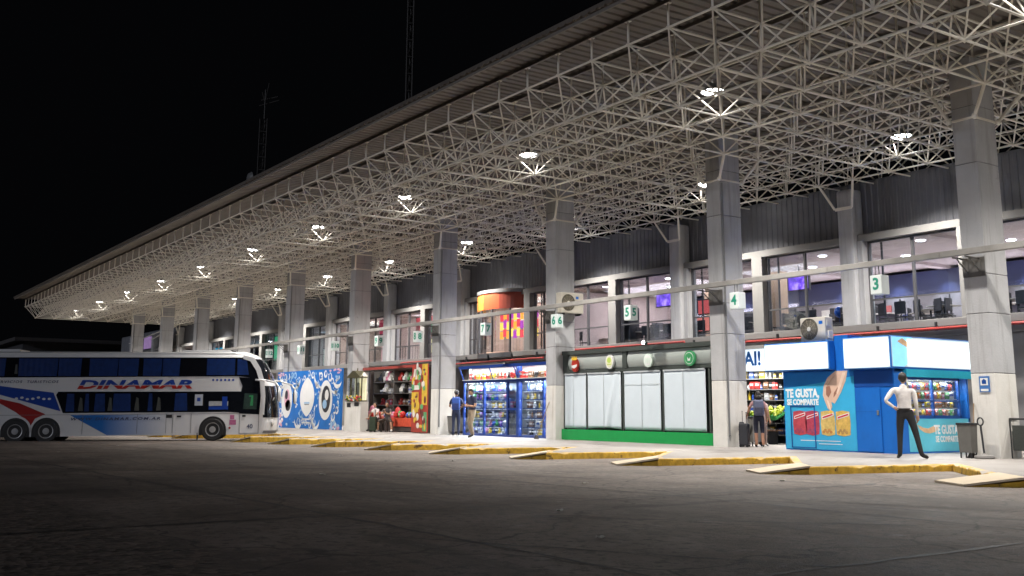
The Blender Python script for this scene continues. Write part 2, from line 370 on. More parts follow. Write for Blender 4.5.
# columns
for i in range(-1, 10):
    x = colx(i); c = MB()
    zs = [-.02, 1.87, 3.22, 4.12, 6.73, 8.10, 9.30]
    for k in range(6):
        c.bbox(x, x + CA, YC, YC + CB, zs[k] + (.006 if k else 0), zs[k + 1] - .006, .014, 1 if k == 0 else 0)
    c.box(x + .02, x + CA - .02, YC + .02, YC + CB - .02, 0, 9.2, 2)
    co = c.build('column', [concrete, whitew, concd], canopy)
    h = MB(); cx, cy = x + CA / 2, YC + CB / 2                      # collar and the four inclined head legs
    h.box(x - .03, x + CA + .03, YC - .03, YC, 7.77, 7.82); h.box(x - .03, x + CA + .03, YC + CB, YC + CB + .03, 7.77, 7.82)
    h.box(x - .03, x, YC, YC + CB, 7.77, 7.82); h.box(x + CA, x + CA + .03, YC, YC + CB, 7.77, 7.82)
    near = sorted(((abs(LX(q) - cx), LX(q)) for q in range(I0, I1 + 1)))[:2]
    for _, nx in near:
        for ny in (LY(4), LY(5)):
            sx = x - .05 if nx < cx else x + CA + .05; sy = YC - .05 if ny < cy else YC + CB + .05
            h.tube((sx, sy, 7.80), (nx, ny, ZL), .042, 8); h.ell((sx, sy, 7.80), .075, .075, .075, 8, 5)
    h.build('head_bracket', truss, co)
    b = MB()                                                        # bracket that carries the sign rail
    b.box(x + .01, x + CA - .01, YC - .03, YC - .005, 4.06, 4.50)
    for bx in (x + .13, x + CA - .13):
        b.tube((bx, YC - .02, 4.47), (bx, YC - .58, 4.47), .022); b.tube((bx, YC - .03, 4.16), (bx, YC - .42, 4.45), .016); b.box(bx - .03, bx + .03, YC - .045, YC - .03, 4.1, 4.48)
    b.build('rail_bracket', mm('bracket_steel', (.10, .095, .09), .6), co)
    if i % 2 == 1 or i == 6:
        d = MB(); d.tube((x + CA + .035, YC + .06, .3), (x + CA + .035, YC + .06, 7.7), .028, 8); d.build('downpipe', greym, co)

# lamps hung inside the frame, two rows
lensm = mat('lamp_lens', (.9, .9, .9), .4, var=0, emit=(1, .97, .92), es=22)
ORD = ['first', 'second', 'third', 'fourth', 'fifth', 'sixth', 'seventh', 'eighth', 'ninth', 'tenth', 'eleventh', 'twelfth', 'thirteenth']
lampcol = (1.0, .95, .88)
pl_data = bpy.data.lights.new('canopy_lamp_light', 'SPOT'); pl_data.energy = 2750; pl_data.color = lampcol; pl_data.spot_size = R(134); pl_data.spot_blend = 1.0; pl_data.shadow_soft_size = .16
proto = None
for row, (yy, rn, zz) in enumerate(((18.6, 'roadside', 9.05), (26.45, 'building side', 9.1))):
    for k in range(11):
        xx = -92.0 + S * k
        lb = f'lit round lamp in the {rn} canopy row, {ORD[k]} from the far end'
        if proto is None:
            t = thing('canopy_lamp', lb, 'lamp', (xx, yy, zz), group='lamps hung in the canopy frame', local=True)
            h = MB(); h.rev([(.05, .24), (.09, .22), (.10, .12), (.29, .06), (.32, .0), (.305, .0), (.28, .045)], (0, 0, 0), 20, cap=False)
            h.tube((0, 0, .22), (0, 0, ZT - zz - .02), .018, 6); h.build('housing', greym, t)
            l = MB(); l.rev([(.0, -.08), (.12, -.07), (.22, -.03), (.27, .03), (.27, .045), (0, .045)], (0, 0, 0), 20, cap=False); l.build('lens', lensm, t)
            lo_ = bpy.data.objects.new('lamp_light', pl_data); C.objects.link(lo_); lo_.parent = t; lo_.location = (0, 0, -.78)
            proto = t
        else: dup(proto, (xx, yy, zz), label=lb)

# sign rail and its number boxes
t = thing('sign_rail', 'long pale horizontal rail fixed across the fronts of the canopy columns', 'rail', (-40, 21.55, 4.5))
b = MB()
for k in range(26):
    xa = -78 + 3.2 * k; b.bbox(xa + .004, xa + 3.196, 21.48, 21.63, 4.51, 4.65, .012)
b.build('rail', mat('rail_paint', (.25, .24, .225), .6, var=.3, scale=2), t)
def text_mesh(s, size, off=0., ext=.004, shear=0., align='CENTER', space=1.0):
    cu = bpy.data.curves.new('lettering', 'FONT'); cu.body = s; cu.size = size; cu.offset = off; cu.extrude = ext; cu.shear = shear
    cu.align_x = align; cu.align_y = 'CENTER'; cu.space_character = space; cu.resolution_u = 3
    o = bpy.data.objects.new('lettering', cu); C.objects.link(o)
    me = bpy.data.meshes.new_from_object(o.evaluated_get(bpy.context.evaluated_depsgraph_get()))
    bpy.data.objects.remove(o); bpy.data.curves.remove(cu); return me
def text(s, size, m, parent, loc, face='-y', name='lettering', sx=1., **kw):
    me = text_mesh(s, size, **kw); me.materials.clear(); me.materials.append(m)
    rotm = Matrix.Rotation(R(90), 4, 'X')
    if face == '+x': rotm = Matrix.Rotation(R(90), 4, 'Z') @ rotm
    me.transform(rotm @ Matrix.Diagonal((sx, 1, 1, 1)))
    ob = bpy.data.objects.new(name, me); C.objects.link(ob); ob.parent = parent
    og = ORG.get(parent.name, (0, 0, 0)); ob.location = tuple(loc[i] - og[i] for i in range(3)); return ob
greenn = mat('green_numeral', (.01, .23, .15), .5, var=0)
signw = mat('sign_box_white', (.58, .62, .61), .4, var=.08, emit=(.9, 1, .97), es=.04)
for num, sxp in ((3, -15.70), (4, -20.38), (5, -24.95), (6, -28.85), (7, -33.4), (8, -38.72), (9, -42.32), (10, -47.02), (11, -51.2), (12, -55.69)):
    t = thing('platform_sign', f'white hanging box sign with a green number {num} below the rail', 'sign', (sxp, 21.55, 3.8), group='numbered bay signs')
    b = MB(); b.bbox(sxp - .165, sxp + .165, 21.40, 21.70, 3.81, 4.28, .02); b.build('sign_box', signw, t)
    h = MB(); h.tube((sxp, 21.55, 4.3), (sxp, 21.55, 4.51), .014); h.tube((sxp - .1, 21.55, 4.3), (sxp - .1, 21.55, 4.51), .01); h.build('hanger', greym, t)
    text(str(num), .39 if num < 10 else .30, greenn, t, (sxp, 21.397, 4.05), '-y', 'numeral', off=.012, ext=.002)
    if num > 4: text(str(num), .34 if num < 10 else .27, greenn, t, (sxp + .168, 21.55, 4.05), '+x', 'numeral', off=.012, ext=.002)
# ------------------------------------------------------------------ terminal building behind the platform
bld = thing('terminal_building', 'long two storey bus terminal with grey corrugated cladding above a row of lit windows', 'building', (-45, 30, 0))
BXL, BXR = -118, 6
# corrugated cladding between the wall columns
cl = MB(); prof = []; n = int((BXR - BXL) / .24)
for k in range(n): x = BXL + .24 * k; prof += [(x, 28.76), (x + .09, 28.76), (x + .11, 28.738), (x + .22, 28.738)]
prof.append((BXL + .24 * n, 28.76)); K = len(prof)
cl.add([(x, y, z) for z in (6.74, 8.52) for x, y in prof], [(k, k + 1, K + k + 1, K + k) for k in range(K - 1)])
cl.box(BXL, BXR, 28.80, 28.9, 6.74, 8.6); cl.build('cladding', cladm, bld, fix=False)
p = MB(); p.box(BXL, BXR, 28.9, 40, 8.5, 8.6); p.box(BXL, BXR, 39.8, 40, 3.3, 8.5); p.box(BXL, BXL + .2, 28.9, 39.8, 0, 8.5); p.box(BXR - .2, BXR, 28.9, 39.8, 0, 8.5); p.build('roof_slab', plaster, bld)
p = MB(); p.bbox(BXL, BXR, 28.34, 28.78, 6.50, 6.74, .02); p.build('window_beam', plaster, bld)
p = MB(); p.bbox(BXL, BXR, 27.98, 28.8, 3.52, 3.76, .02); p.box(BXL, BXR, 28.3, 40, 3.28, 3.52); p.build('sill_ledge', plaster, bld)
p = MB(); p.box(BXL, BXR, 28.5, 28.75, 0, 3.28); p.build('ground_floor_wall', plaster, bld)
p = MB(); p.box(BXL, BXR, 28.95, 39.8, 3.525, 3.55); p.build('upper_floor', mat('floor_tile', (.50, .45, .42), .35), bld)
ceilm = mat('pale_ceiling', (.62, .54, .53), .7, var=.05)
p = MB(); p.box(BXL, BXR, 28.95, 39.7, 6.62, 6.66)
for k in range(30): x = BXL + 4.1 * k; p.box(x, x + .4, 28.95, 39.6, 6.50, 6.62)
p.build('ceiling', ceilm, bld)
bluew = mat('blue_back_wall', (.035, .045, .12), .5, var=.2, scale=.6)
p = MB(); p.box(BXL, BXR, 36.4, 36.5, 5.55, 6.5, 0); p.box(BXL, BXR, 36.38, 36.5, 3.56, 5.55, 1)
for k in range(56): x = BXL + 2.2 * k; p.box(x, x + .05, 36.34, 36.38, 3.56, 5.5, 2)
for k in range(60):
    x = random.uniform(-68, 0); z = random.choice((4.5, 4.8, 5.0)); p.box(x, x + random.uniform(.3, 1.1), 36.33, 36.375, z, z + random.uniform(.3, .6), random.choice((0, 2, 2, 3, 4)))
p.build('back_wall', [bluew, mat('pale_counter_wall', (.24, .225, .23), .5, var=.4, scale=.6), darkm, mat('notice_print_red', (.4, .10, .09), .5), mat('notice_print_pale', (.7, .68, .6), .5)], bld)
for i in range(-1, 13):                               # wall columns with their head legs
    x = colx(i) + CA / 2; c = MB()
    c.bbox(x - .30, x + .30, 28.12, 28.72, 3.0, 8.3, .10); c.box(x + .31, x + .50, 28.30, 28.8, 3.52, 6.52)
    co = c.build('wall_pier', concrete, bld); h = MB()
    h.box(x - .33, x + .33, 28.09, 28.12, 7.6, 7.7)
    near = sorted(((abs(LX(q) - x), LX(q)) for q in range(I0, I1 + 1)))[:2]
    for _, nx in near:
        s_ = -1 if nx < x else 1
        h.tube((x + s_ * .34, 28.1, 7.65), (nx, LY(8), ZL), .04, 8)
    h.build('head_bracket', truss, co)
def window(xa, xb, inner='clear'):
    za, zb = 3.76, 6.5; y = 28.55; f = MB(); w = .06
    f.box(xa, xb, y - .04, y + .04, za, za + w); f.box(xa, xb, y - .04, y + .04, zb - w, zb)
    f.box(xa, xa + w, y - .04, y + .04, za + w, zb - w); f.box(xb - w, xb, y - .04, y + .04, za + w, zb - w)
    xm = (xa + xb) / 2; f.box(xm - .04, xm + .04, y - .042, y + .042, za + w, zb - w); f.box(xa + w, xb - w, y - .03, y + .03, 4.55, 4.60)
    f.box(xa + .42, xa + .48, y + .06, y + .10, za + w, zb - w)
    o = f.build('window', framem, bld); g = MB(); g.box(xa + w, xb - w, y - .006, y + .006, za + w, zb - w); g.build('pane', glass, o)
posts = []
for i in range(0, 9):
    XL = colx(i + 1) + CA / 2
    if i == 3:                                          # bay with the round orange shop: one narrow window each side
        window(XL + .55, XL + 1.35); window(XL + 6.3, XL + 7.85); posts.append((XL + 5.75, XL + 6.25)); continue
    window(XL + .55, XL + 3.84); window(XL + 4.40, XL + 7.85); posts.append((XL + 3.87, XL + 4.37))
window(colx(0) + .85, colx(0) + 4.2); window(colx(0) + 4.8, colx(0) + 8)
for a_, b_ in posts: q_ = MB(); q_.bbox(a_, b_, 28.3, 28.75, 3.76, 6.5, .02); q_.build('window_post', plaster, bld)
GMp = {n: mat('wall_poster_' + n, c, .5, var=.4, scale=5) for n, c in (('red', (.5, .06, .05)), ('green', (.06, .3, .12)), ('yellow', (.65, .45, .08)), ('blue', (.06, .12, .35)), ('white', (.7, .7, .68)))}
# red fire pipe on brackets under the sill
t = thing('fire_pipe', 'thin red pipe running along the wall just below the upper windows', 'pipe', (-40, 27.9, 3.46))
b = MB(); b.path([(4, 27.88, 3.50), (-29.2, 27.88, 3.44), (-29.2, 27.88, 3.62), (-38.2, 27.88, 3.60)], .045, 8); b.path([(-38.4, 27.88, 3.36), (-46, 27.88, 3.33)], .045, 8); b.path([(-46.2, 27.88, 3.6), (-52, 27.88, 3.58)], .04, 8)
b.build('pipe_run', redpipe, t)
for k in range(24): b = MB(); b.box(2 - 2.05 * k, 2.05 - 2.05 * k, 27.9, 28.0, 3.40, 3.66); b.build('pipe_bracket', darkm, t)
# downlights in the upper floor ceiling
dl = mat('downlight_disc', (1, 1, 1), .4, var=0, emit=(.93, .95, 1.0), es=24)
pr = None
for i in range(9):
    XL = colx(i + 1)
    for k, (dx, y) in enumerate(((1.6, 30.3), (3.4, 32.6), (5.6, 30.5), (7.4, 32.9), (2.4, 35.4), (6.2, 35.4))):
        if i == 3 and y < 32: continue
        if pr is None:
            d = MB(); d.rev([(0, 6.60), (.13, 6.60), (.15, 6.61), (.15, 6.618)], (XL + dx, y, 0), 14); pr = d.build('downlight', dl, bld); base = (XL + dx, y)
        else:
            q = pr.copy(); C.objects.link(q); q.location = (XL + dx - base[0], y - base[1], 0)
def area(name, loc, sx, sy, e, col, parent, rot=(0, 0, 0)):
    l = bpy.data.lights.new(name, 'AREA'); l.shape = 'RECTANGLE'; l.size = sx; l.size_y = sy; l.energy = e; l.color = col
    o = bpy.data.objects.new(name, l); C.objects.link(o); og = ORG[parent.name]; o.parent = parent; o.location = tuple(loc[i] - og[i] for i in range(3)); o.rotation_euler = rot; return o
for i in range(-1, 9):
    area('ceiling_light', (colx(i) - 4, 30.1 if i in (3, 4, 5) else 32.4, 6.44), 6, 1.6 if i in (3, 4, 5) else 4, (220, 240, 300, 420, 200, 260, 240, 120, 80, 50)[i + 1], ((1, .95, .95), (1, .93, .93), (1, .93, .95), (1, .86, .90), (1, .84, .72), (1, .80, .80), (1, .88, .74), (.7, .9, 1), (.6, .9, 1), (.6, .9, 1))[i + 1], bld)
for i in range(-1, 6):
    area('ceiling_fill', (colx(i) - 4, 36.0, 5.62), 7.4, .25, 40, ((1, .9, .92), (1, .88, .90), (1, .86, .90), (1, .85, .90), (1, .75, .6), (1, .8, .75), (1, .85, .75))[i + 1], bld, (R(222), 0, 0))  # added uplights without fixtures, they brighten the upper ceilings
ws = bpy.data.lights.new('wall_washer', 'SPOT'); ws.energy = 130; ws.spot_size = R(75); ws.spot_blend = .9; ws.color = (.85, .9, 1); ws.shadow_soft_size = .08
for i in range(-1, 3):
    for dx in (1.4, 3.6, 6.3):
        wo = bpy.data.objects.new('wall_washer', ws); C.objects.link(wo); wo.parent = bld; og = ORG[bld.name]; wo.location = (colx(i) - dx - og[0], 35.6 - og[1], 6.45 - og[2]); wo.rotation_euler = (R(28), 0, 0)
# partition walls between the upper rooms and things hung in them
p = MB()
for x in (-37.9, -46.3, -54.6, -62.8, -71): p.box(x - .06, x + .06, 29, 36.3, 3.56, 6.46)
p.box(-46.2, -38.0, 31.0, 31.1, 3.56, 6.46); p.build('partition', mat('partition_paint', (.5, .42, .38), .7), bld)
p = MB(); p.box(-27.9, -27.45, 31.4, 31.85, 3.56, 6.48); p.box(-17.0, -16.55, 31.4, 31.85, 3.56, 6.48); p.box(-33.2, -32.8, 33, 33.4, 3.56, 6.48); p.build('interior_pier', mat('tan_pier', (.42, .30, .20), .6), bld)
def tv(x, y, z, w, h, lb):
    t = thing('television', lb, 'television', (x, y, z))
    b = MB(); b.bbox(x - w / 2 - .05, x + w / 2 + .05, y, y + .1, z - h / 2 - .05, z + h / 2 + .05, .01); b.build('casing', darkm, t)
    sm = bpy.data.materials.new('screen_picture'); sm.use_nodes = True; nt = sm.node_tree; bs = nt.nodes['Principled BSDF']; nz = nt.nodes.new('ShaderNodeTexNoise'); nz.inputs['Scale'].default_value = 3.5; nz.inputs['Detail'].default_value = 3
    cr = nt.nodes.new('ShaderNodeValToRGB'); e = cr.color_ramp.elements; e[0].color = (.05, .02, .35, 1); e[0].position = .35; e[1].color = (.55, .35, .9, 1); e[1].position = .65; q = e.new(.5); q.color = (.18, .06, .75, 1)
    tc = nt.nodes.new('ShaderNodeTexCoord'); nt.links.new(tc.outputs['Object'], nz.inputs['Vector']); nt.links.new(nz.outputs['Fac'], cr.inputs[0]); nt.links.new(cr.outputs[0], bs.inputs['Emission Color']); bs.inputs['Emission Strength'].default_value = 1.6; bs.inputs['Base Color'].default_value = (.02, .02, .02, 1)
    s = MB(); s.box(x - w / 2, x + w / 2, y - .004, y, z - h / 2, z + h / 2); s.build('screen', sm, t)
    a = MB(); a.tube((x, y + .06, z + h / 2), (x, y + .06, 6.5), .025); a.build('ceiling_mount', darkm, t)
tv(-26.2, 31, 5.84, .95, .56, 'purple lit television hung inside the window above the outdoor air conditioner')
tv(-33.5, 31, 5.84, 1.3, .62, 'wide purple lit television hung inside the window beside the number 5 sign')
# chairs and tables of the upper floor cafe
chairm = mat('dark_chair', (.03, .03, .035), .5); tablem = mat('pale_tabletop', (.5, .45, .38), .4)
def cafe_chair():
    t = thing('cafe_chair', 'dark cafe chair standing by the tables behind the upper windows', 'chair', (0, 0, 0), group='dark cafe chairs behind the upper windows', local=True)
    s = MB(); s.bbox(-.21, .21, -.2, .2, .43, .47, .012); s.build('seat', chairm, t)
    s = MB(); s.bbox(-.21, .21, .17, .21, .55, .95, .012); s.build('backrest', chairm, t)
    for a in (-.18, .18):
        for b in (-.17, .18):
            s = MB(); s.tube((a, b, 0), (a, b, .43 if b < 0 else .9), .016); s.build('leg', chairm, t)
    return t
def cafe_table():
    t = thing('cafe_table', 'small square cafe table behind the upper windows', 'table', (0, 0, 0), group='cafe tables behind the upper windows', local=True)
    s = MB(); s.bbox(-.38, .38, -.38, .38, .72, .75, .01); s.build('tabletop', tablem, t)
    s = MB(); s.tube((0, 0, 0), (0, 0, .72), .035, 8); s.rev([(.22, 0), (.2, .03), (.04, .05)], (0, 0, 0), 12); s.build('pedestal', darkm, t); return t
ch = cafe_chair(); tb = cafe_table(); first = True
for i, bay in enumerate((0, 1, 2)):
    for k in range(9):
        x = colx(bay) - .6 - .82 * k + random.uniform(-.15, .15); y = 29.5 + (k % 3) * .75
        if bay == 2 and k in (5, 6, 7): continue
        if first: tb.location = (x, y, 3.55)
        else: dup(tb, (x, y, 3.55), random.uniform(0, 1.5))
        for a in (0, math.pi):
            xx, yy = x + .62 * math.cos(a + .3 * k), y + .62 * math.sin(a + .3 * k) * .5
            if first: ch.location = (xx, yy, 3.55); ch.rotation_euler.z = a; first = False
            else: dup(ch, (xx, yy, 3.55), a + math.pi / 2 + random.uniform(-.4, .4))
for bay in (0, 1, 2):                                  # a row of chairs with their backs to the glass, and serving counters deeper in
    for k in range(11):
        x = colx(bay) - .5 - .68 * k + random.uniform(-.08, .08)
        if bay == 2 and 4 < k < 9: continue
        if random.random() < .2: continue
        dup(ch, (x, 29.15 + random.uniform(-.05, .08), 3.55), math.pi + random.uniform(-.5, .5))
cf = mat('counter_front', (.05, .045, .06), .4, var=.3); ctop = mat('counter_top', (.55, .52, .48), .3)
for k, (x0, x1, y, lb) in enumerate(((-20.6, -17.6, 33.6, 'dark serving counter behind the number 3 sign window'), (-16.0, -13.2, 33.0, 'dark serving counter in the upper room at the picture edge'), (-27.2, -24.0, 33.4, 'dark serving counter under the small purple television'), (-36.8, -34.4, 32.6, 'dark counter behind the window above the first white blind'))):
    t = thing('serving_counter', lb, 'counter', ((x0 + x1) / 2, y, 3.55), group='counters in the upper rooms'); b = MB(); b.box(x0, x1, y, y + .6, 3.55, 4.62); b.build('counter_body', cf, t); b = MB(); b.bbox(x0 - .05, x1 + .05, y - .05, y + .65, 4.62, 4.67, .01); b.build('worktop', ctop, t); b = MB(); b.bbox(x0 + .4, x0 + .8, y + .1, y + .5, 4.67, 5.05, .02); b.bbox(x1 - .9, x1 - .5, y + .1, y + .5, 4.67, 4.95, .02); b.build('till', darkm, t)
# dark tall cabinet behind number 5, counters, blue balloon
def solid_cab(name, lb, cat, x0, x1, y0, y1, z0, z1, m, doors=2):
    t = thing(name, lb, cat, ((x0 + x1) / 2, (y0 + y1) / 2, z0)); b = MB(); b.bbox(x0, x1, y0, y1, z0, z1, .015); b.build('carcass', m, t)
    for k in range(doors):
        w = (x1 - x0) / doors; d = MB(); d.bbox(x0 + w * k + .015, x0 + w * (k + 1) - .015, y0 - .02, y0 - .001, z0 + .05, z1 - .05, .008); d.build('door', m, t)
solid_cab('cabinet', 'tall dark cabinet behind the window next to the number 5 sign', 'cabinet', -35.1, -33.6, 29.0, 29.5, 3.55, 5.35, mat('cabinet_grey', (.06, .065, .07), .5))
b = MB(); b.ell((-23.35, 29.7, 4.42), .17, .17, .2, 16, 12); b.tube((-23.35, 29.7, 4.22), (-23.35, 29.75, 3.56), .004); tag(b.build('balloon', mat('blue_balloon', (.02, .10, .45), .25), smooth=True, org=(-23.35, 29.7, 4.2)), 'shiny blue balloon behind the window just above the air conditioner', 'balloon')
# left upper rooms: coloured panels seen through the glass
def board(lb, x0, x1, y, z0, z1, col, es, nm='lit_panel'):
    t = thing(nm, lb, 'panel', ((x0 + x1) / 2, y, z0)); b = MB(); b.bbox(x0 - .05, x1 + .05, y, y + .08, z0 - .05, z1 + .05, .01); b.build('casing', darkm, t)
    b = MB(); b.box(x0, x1, y - .006, y, z0, z1); b.build('face', mat('panel_glow', col, .5, var=.5, scale=1.2, emit=col, es=es), t)
board('small cyan lit panel behind the far upper windows', -88.2, -85.2, 29.3, 5.0, 6.1, (.02, .45, .75), .9)
board('lilac lit panel behind the far columns near the end of the building', -108.5, -103.5, 28.62, 6.9, 8.1, (.35, .22, .45), .35)
board('green lit panel behind the window above the coach front', -74.8, -73.2, 29.3, 4.6, 6.35, (.03, .5, .22), .7)
board('teal lit panel beside the green one behind the upper windows', -71.6, -70.3, 29.3, 4.6, 6.3, (.03, .33, .42), .6)
board('red and white poster panel behind the upper window nearest the number 9 sign', -57.4, -55.4, 29.2, 5.55, 6.4, (.55, .05, .10), .5)
board('green lit shop board with a red surround behind the number 8 sign', -52.5, -50.6, 29.5, 5.35, 5.85, (.02, .42, .16), .9)
board('red shop board above the green board in the upper window', -53.6, -50.4, 29.7, 5.3, 6.3, (.45, .04, .05), .35)
board('pale yellow lit poster in the upper window behind the number 8 sign', -53.3, -51.9, 30.4, 4.3, 5.1, (.85, .75, .35), .8)
board('pale notice board in the upper window above the mural', -65.3, -63.4, 29.1, 3.9, 5.0, (.7, .8, .6), .35)
board('white lit notice on the counter wall behind the number 3 sign window', -19.6, -18.5, 35.9, 4.7, 5.4, (.85, .85, .9), .7)
for k, (x, z, col) in enumerate(((-38.7, 4.9, (.8, .12, .10)), (-30.9, 4.5, (.9, .25, .2)), (-30.6, 5.2, (.7, .12, .12)))):
    board(('red lit shop board right of the round orange shop', 'orange lit menu board left of the number 4 column', 'red lit menu board above the orange one')[k], x - .45, x + .45, 30.5, z - .25, z + .3, col, .9)
for lb, x0, x1, y, col in (('pale pink room wall behind the upper windows by the number 9 sign', -60.9, -55.2, 31.2, (.72, .46, .50)), ('cream room wall behind the upper window by the number 8 sign', -54.2, -48.2, 31.4, (.76, .64, .44)), ('pale wall with dark posters in the upper room beside the orange drum', -40.4, -38.1, 31.8, (.55, .42, .42))):
    t = thing('room_wall', lb, 'wall', ((x0 + x1) / 2, y, 3.55)); b = MB(); b.box(x0, x1, y, y + .1, 3.56, 6.45); b.build('wall_face', mat('room_wall_paint', col, .7, var=.15), t)
    for q in range(int((x1 - x0) / .9)):
        xx = x0 + .3 + .9 * q; zz = random.uniform(4.6, 5.4); b = MB(); b.box(xx, xx + random.uniform(.3, .55), y - .02, y, zz, zz + random.uniform(.3, .7)); b.build('wall_poster', random.choice([GMp[k] for k in GMp]), t)
# the white railing seen in the left upper windows
t = thing('balcony_railing', 'thin dark railing inside the upper windows by the number 8 sign', 'railing', (-55, 28.95, 3.55)); b = MB()
for x0, x1 in ((-53.8, -50.3), (-60.5, -58)):
    b.tube((x0, 28.95, 4.6), (x1, 28.95, 4.6), .025); k = x0
    while k <= x1: b.tube((k, 28.95, 3.56), (k, 28.95, 4.6), .014); k += .3
b.build('rails', darkm, t)

# round orange shop front standing out of the upper wall
t = thing('round_shop_front', 'curved upper shop bay with an orange drum sign and dark cap', 'shop front', (-42.6, 28.3, 3.5))
def arc(r, z0, z1, mi_of, seg=24, cx=-42.6, cy=28.62):
    b = MB()
    for k in range(seg):
        a0, a1 = math.pi + math.pi * k / seg, math.pi + math.pi * (k + 1) / seg
        p0 = (cx + r * math.cos(a0), cy + r * .62 * math.sin(a0)); p1 = (cx + r * math.cos(a1), cy + r * .62 * math.sin(a1))
        q0 = (cx + (r - .06) * math.cos(a0), cy + (r - .06) * .62 * math.sin(a0)); q1 = (cx + (r - .06) * math.cos(a1), cy + (r - .06) * .62 * math.sin(a1))
        b.prism([p0, p1, q1, q0], 'xy', z0, z1, mi_of(k))
    return b
om = [mat('drum_' + n, c, .45, var=.2, scale=3) for n, c in (('yellow', (.75, .38, .06)), ('orange', (.72, .22, .04)), ('red', (.50, .08, .03)), ('dark_red', (.26, .04, .02)))]
arc(1.85, 5.84, 6.62, lambda k: 0 if k < 7 else 1 if k < 11 else 2 if k < 16 else 3).build('drum_sign', om, t)
arc(1.90, 6.63, 6.80, lambda k: 0).build('cap', greym, t); p = MB(); p.prism([(-42.6 + 1.89 * math.cos(math.pi + math.pi * k / 24), 28.62 + 1.89 * .62 * math.sin(math.pi + math.pi * k / 24)) for k in range(25)], 'xy', 6.72, 6.77); p.build('cap_plate', greym, t)
fr = MB()
for k in (0, 5, 10, 14, 19, 24):
    a = math.pi + math.pi * k / 24; x, y = -42.6 + 1.8 * math.cos(a), 28.62 + 1.8 * .62 * math.sin(a); fr.box(x - .04, x + .04, y - .04, y + .04, 3.76, 5.84)
fr.build('frame', framem, t); arc(1.78, 3.78, 5.84, lambda k: 0).build('pane', glass, t)
b = MB()
for k in range(11):
    for q in range(3): x = -44.1 + .30 * k; b.box(x, x + .27, 29.3 + .01 * q, 29.36 + .01 * q, 4.55 + .45 * q + .1 * (k % 2), 4.93 + .45 * q + .1 * (k % 2), (k * 2 + q * 3 + k // 3) % 4)
b.build('menu_boards', [mat('menu_' + n, c, .5, var=.4, scale=5, emit=c, es=1.2) for n, c in (('orange', (.85, .35, .05)), ('purple', (.35, .05, .35)), ('red', (.7, .06, .08)), ('yellow', (.9, .6, .1)))], t)
b = MB(); b.ell((-42.2, 29.6, 4.9), .34, .3, .3, 14, 10); b.build('pale_dome', whitem, t, smooth=True)

# ------------------------------------------------------------------ goods for the stalls
PAL = {'red': (.50, .035, .03), 'yellow': (.70, .46, .04), 'blue': (.03, .09, .42), 'white': (.65, .65, .63), 'green': (.05, .30, .08), 'orange': (.65, .20, .03), 'brown': (.20, .10, .05), 'pink': (.60, .20, .32), 'black': (.02, .02, .022), 'purple': (.20, .06, .35), 'silver': (.35, .36, .38)}
GM = {k: mat('goods_' + k, v, .35, var=.35, scale=16, coat=.2) for k, v in PAL.items()}
GMESH = {}
def goods_mesh(kind, col):
    if (kind, col) in GMESH: return GMESH[kind, col]
    b = MB(); ms = [GM[col], GM['white' if col != 'white' else 'blue'], GM['black']]
    if kind == 'box': b.bbox(-.09, .09, -.05, .05, 0, .2, .006); b.box(-.07, .07, -.053, -.05, .09, .15, 1); b.box(.09, .093, -.035, .035, .09, .15, 1)
    elif kind == 'can': b.rev([(.03, 0), (.036, .01), (.036, .11), (.03, .125)], (0, 0, 0), 10); b.rev([(.0365, .045), (.0365, .085)], (0, 0, 0), 10, mi=1, cap=False)
    elif kind == 'bag':
        for j in range(4):
            w0, w1 = (.075, .09, .09, .085, .08)[j], (.075, .09, .09, .085, .08)[j + 1]; t0, t1 = (.008, .04, .045, .035, .006)[j], (.008, .04, .045, .035, .006)[j + 1]; z0, z1 = .055 * j, .055 * (j + 1)
            b.add([(-w0, -t0, z0), (w0, -t0, z0), (w0, t0, z0), (-w0, t0, z0), (-w1, -t1, z1), (w1, -t1, z1), (w1, t1, z1), (-w1, t1, z1)], [(0, 1, 5, 4), (1, 2, 6, 5), (2, 3, 7, 6), (3, 0, 4, 7)] + ([(3, 2, 1, 0)] if j == 0 else []) + ([(4, 5, 6, 7)] if j == 3 else []))
        b.box(-.05, .05, -.05, -.04, .1, .15, 1); b.box(.075, .094, -.02, .02, .1, .15, 1)
    elif kind == 'bottle': b.rev([(.034, 0), (.036, .02), (.036, .15), (.014, .2), (.014, .23)], (0, 0, 0), 10); b.rev([(.016, .23), (.016, .25)], (0, 0, 0), 8, mi=1)
    elif kind == 'toy': b.ell((0, 0, .07), .07, .06, .07, 8, 6); b.ell((0, -.01, .17), .05, .05, .05, 8, 6); b.ell((-.04, 0, .22), .018, .015, .018, 6, 4); b.ell((.04, 0, .22), .018, .015, .018, 6, 4); b.ell((-.03, -.06, .02), .025, .04, .025, 6, 4); b.ell((.03, -.06, .02), .025, .04, .025, 6, 4); b.ell((0, -.05, .16), .018, .015, .014, 6, 4, 1)
    elif kind == 'backpack': b.ell((0, 0, .2), .15, .1, .2, 10, 8); b.bbox(-.1, .1, -.14, -.06, .05, .2, .03); b.tube((-.05, 0, .38), (0, 0, .44), .012, mi=2); b.tube((.05, 0, .38), (0, 0, .44), .012, mi=2)
    elif kind == 'ball': b.ell((0, 0, .11), .11, .11, .11, 12, 9); b.ell((0, -.02, .11), .06, .095, .06, 8, 6, 1)
    o = b.build('goods_' + kind, ms); GMESH[kind, col] = o.data; bpy.data.objects.remove(o); return GMESH[kind, col]
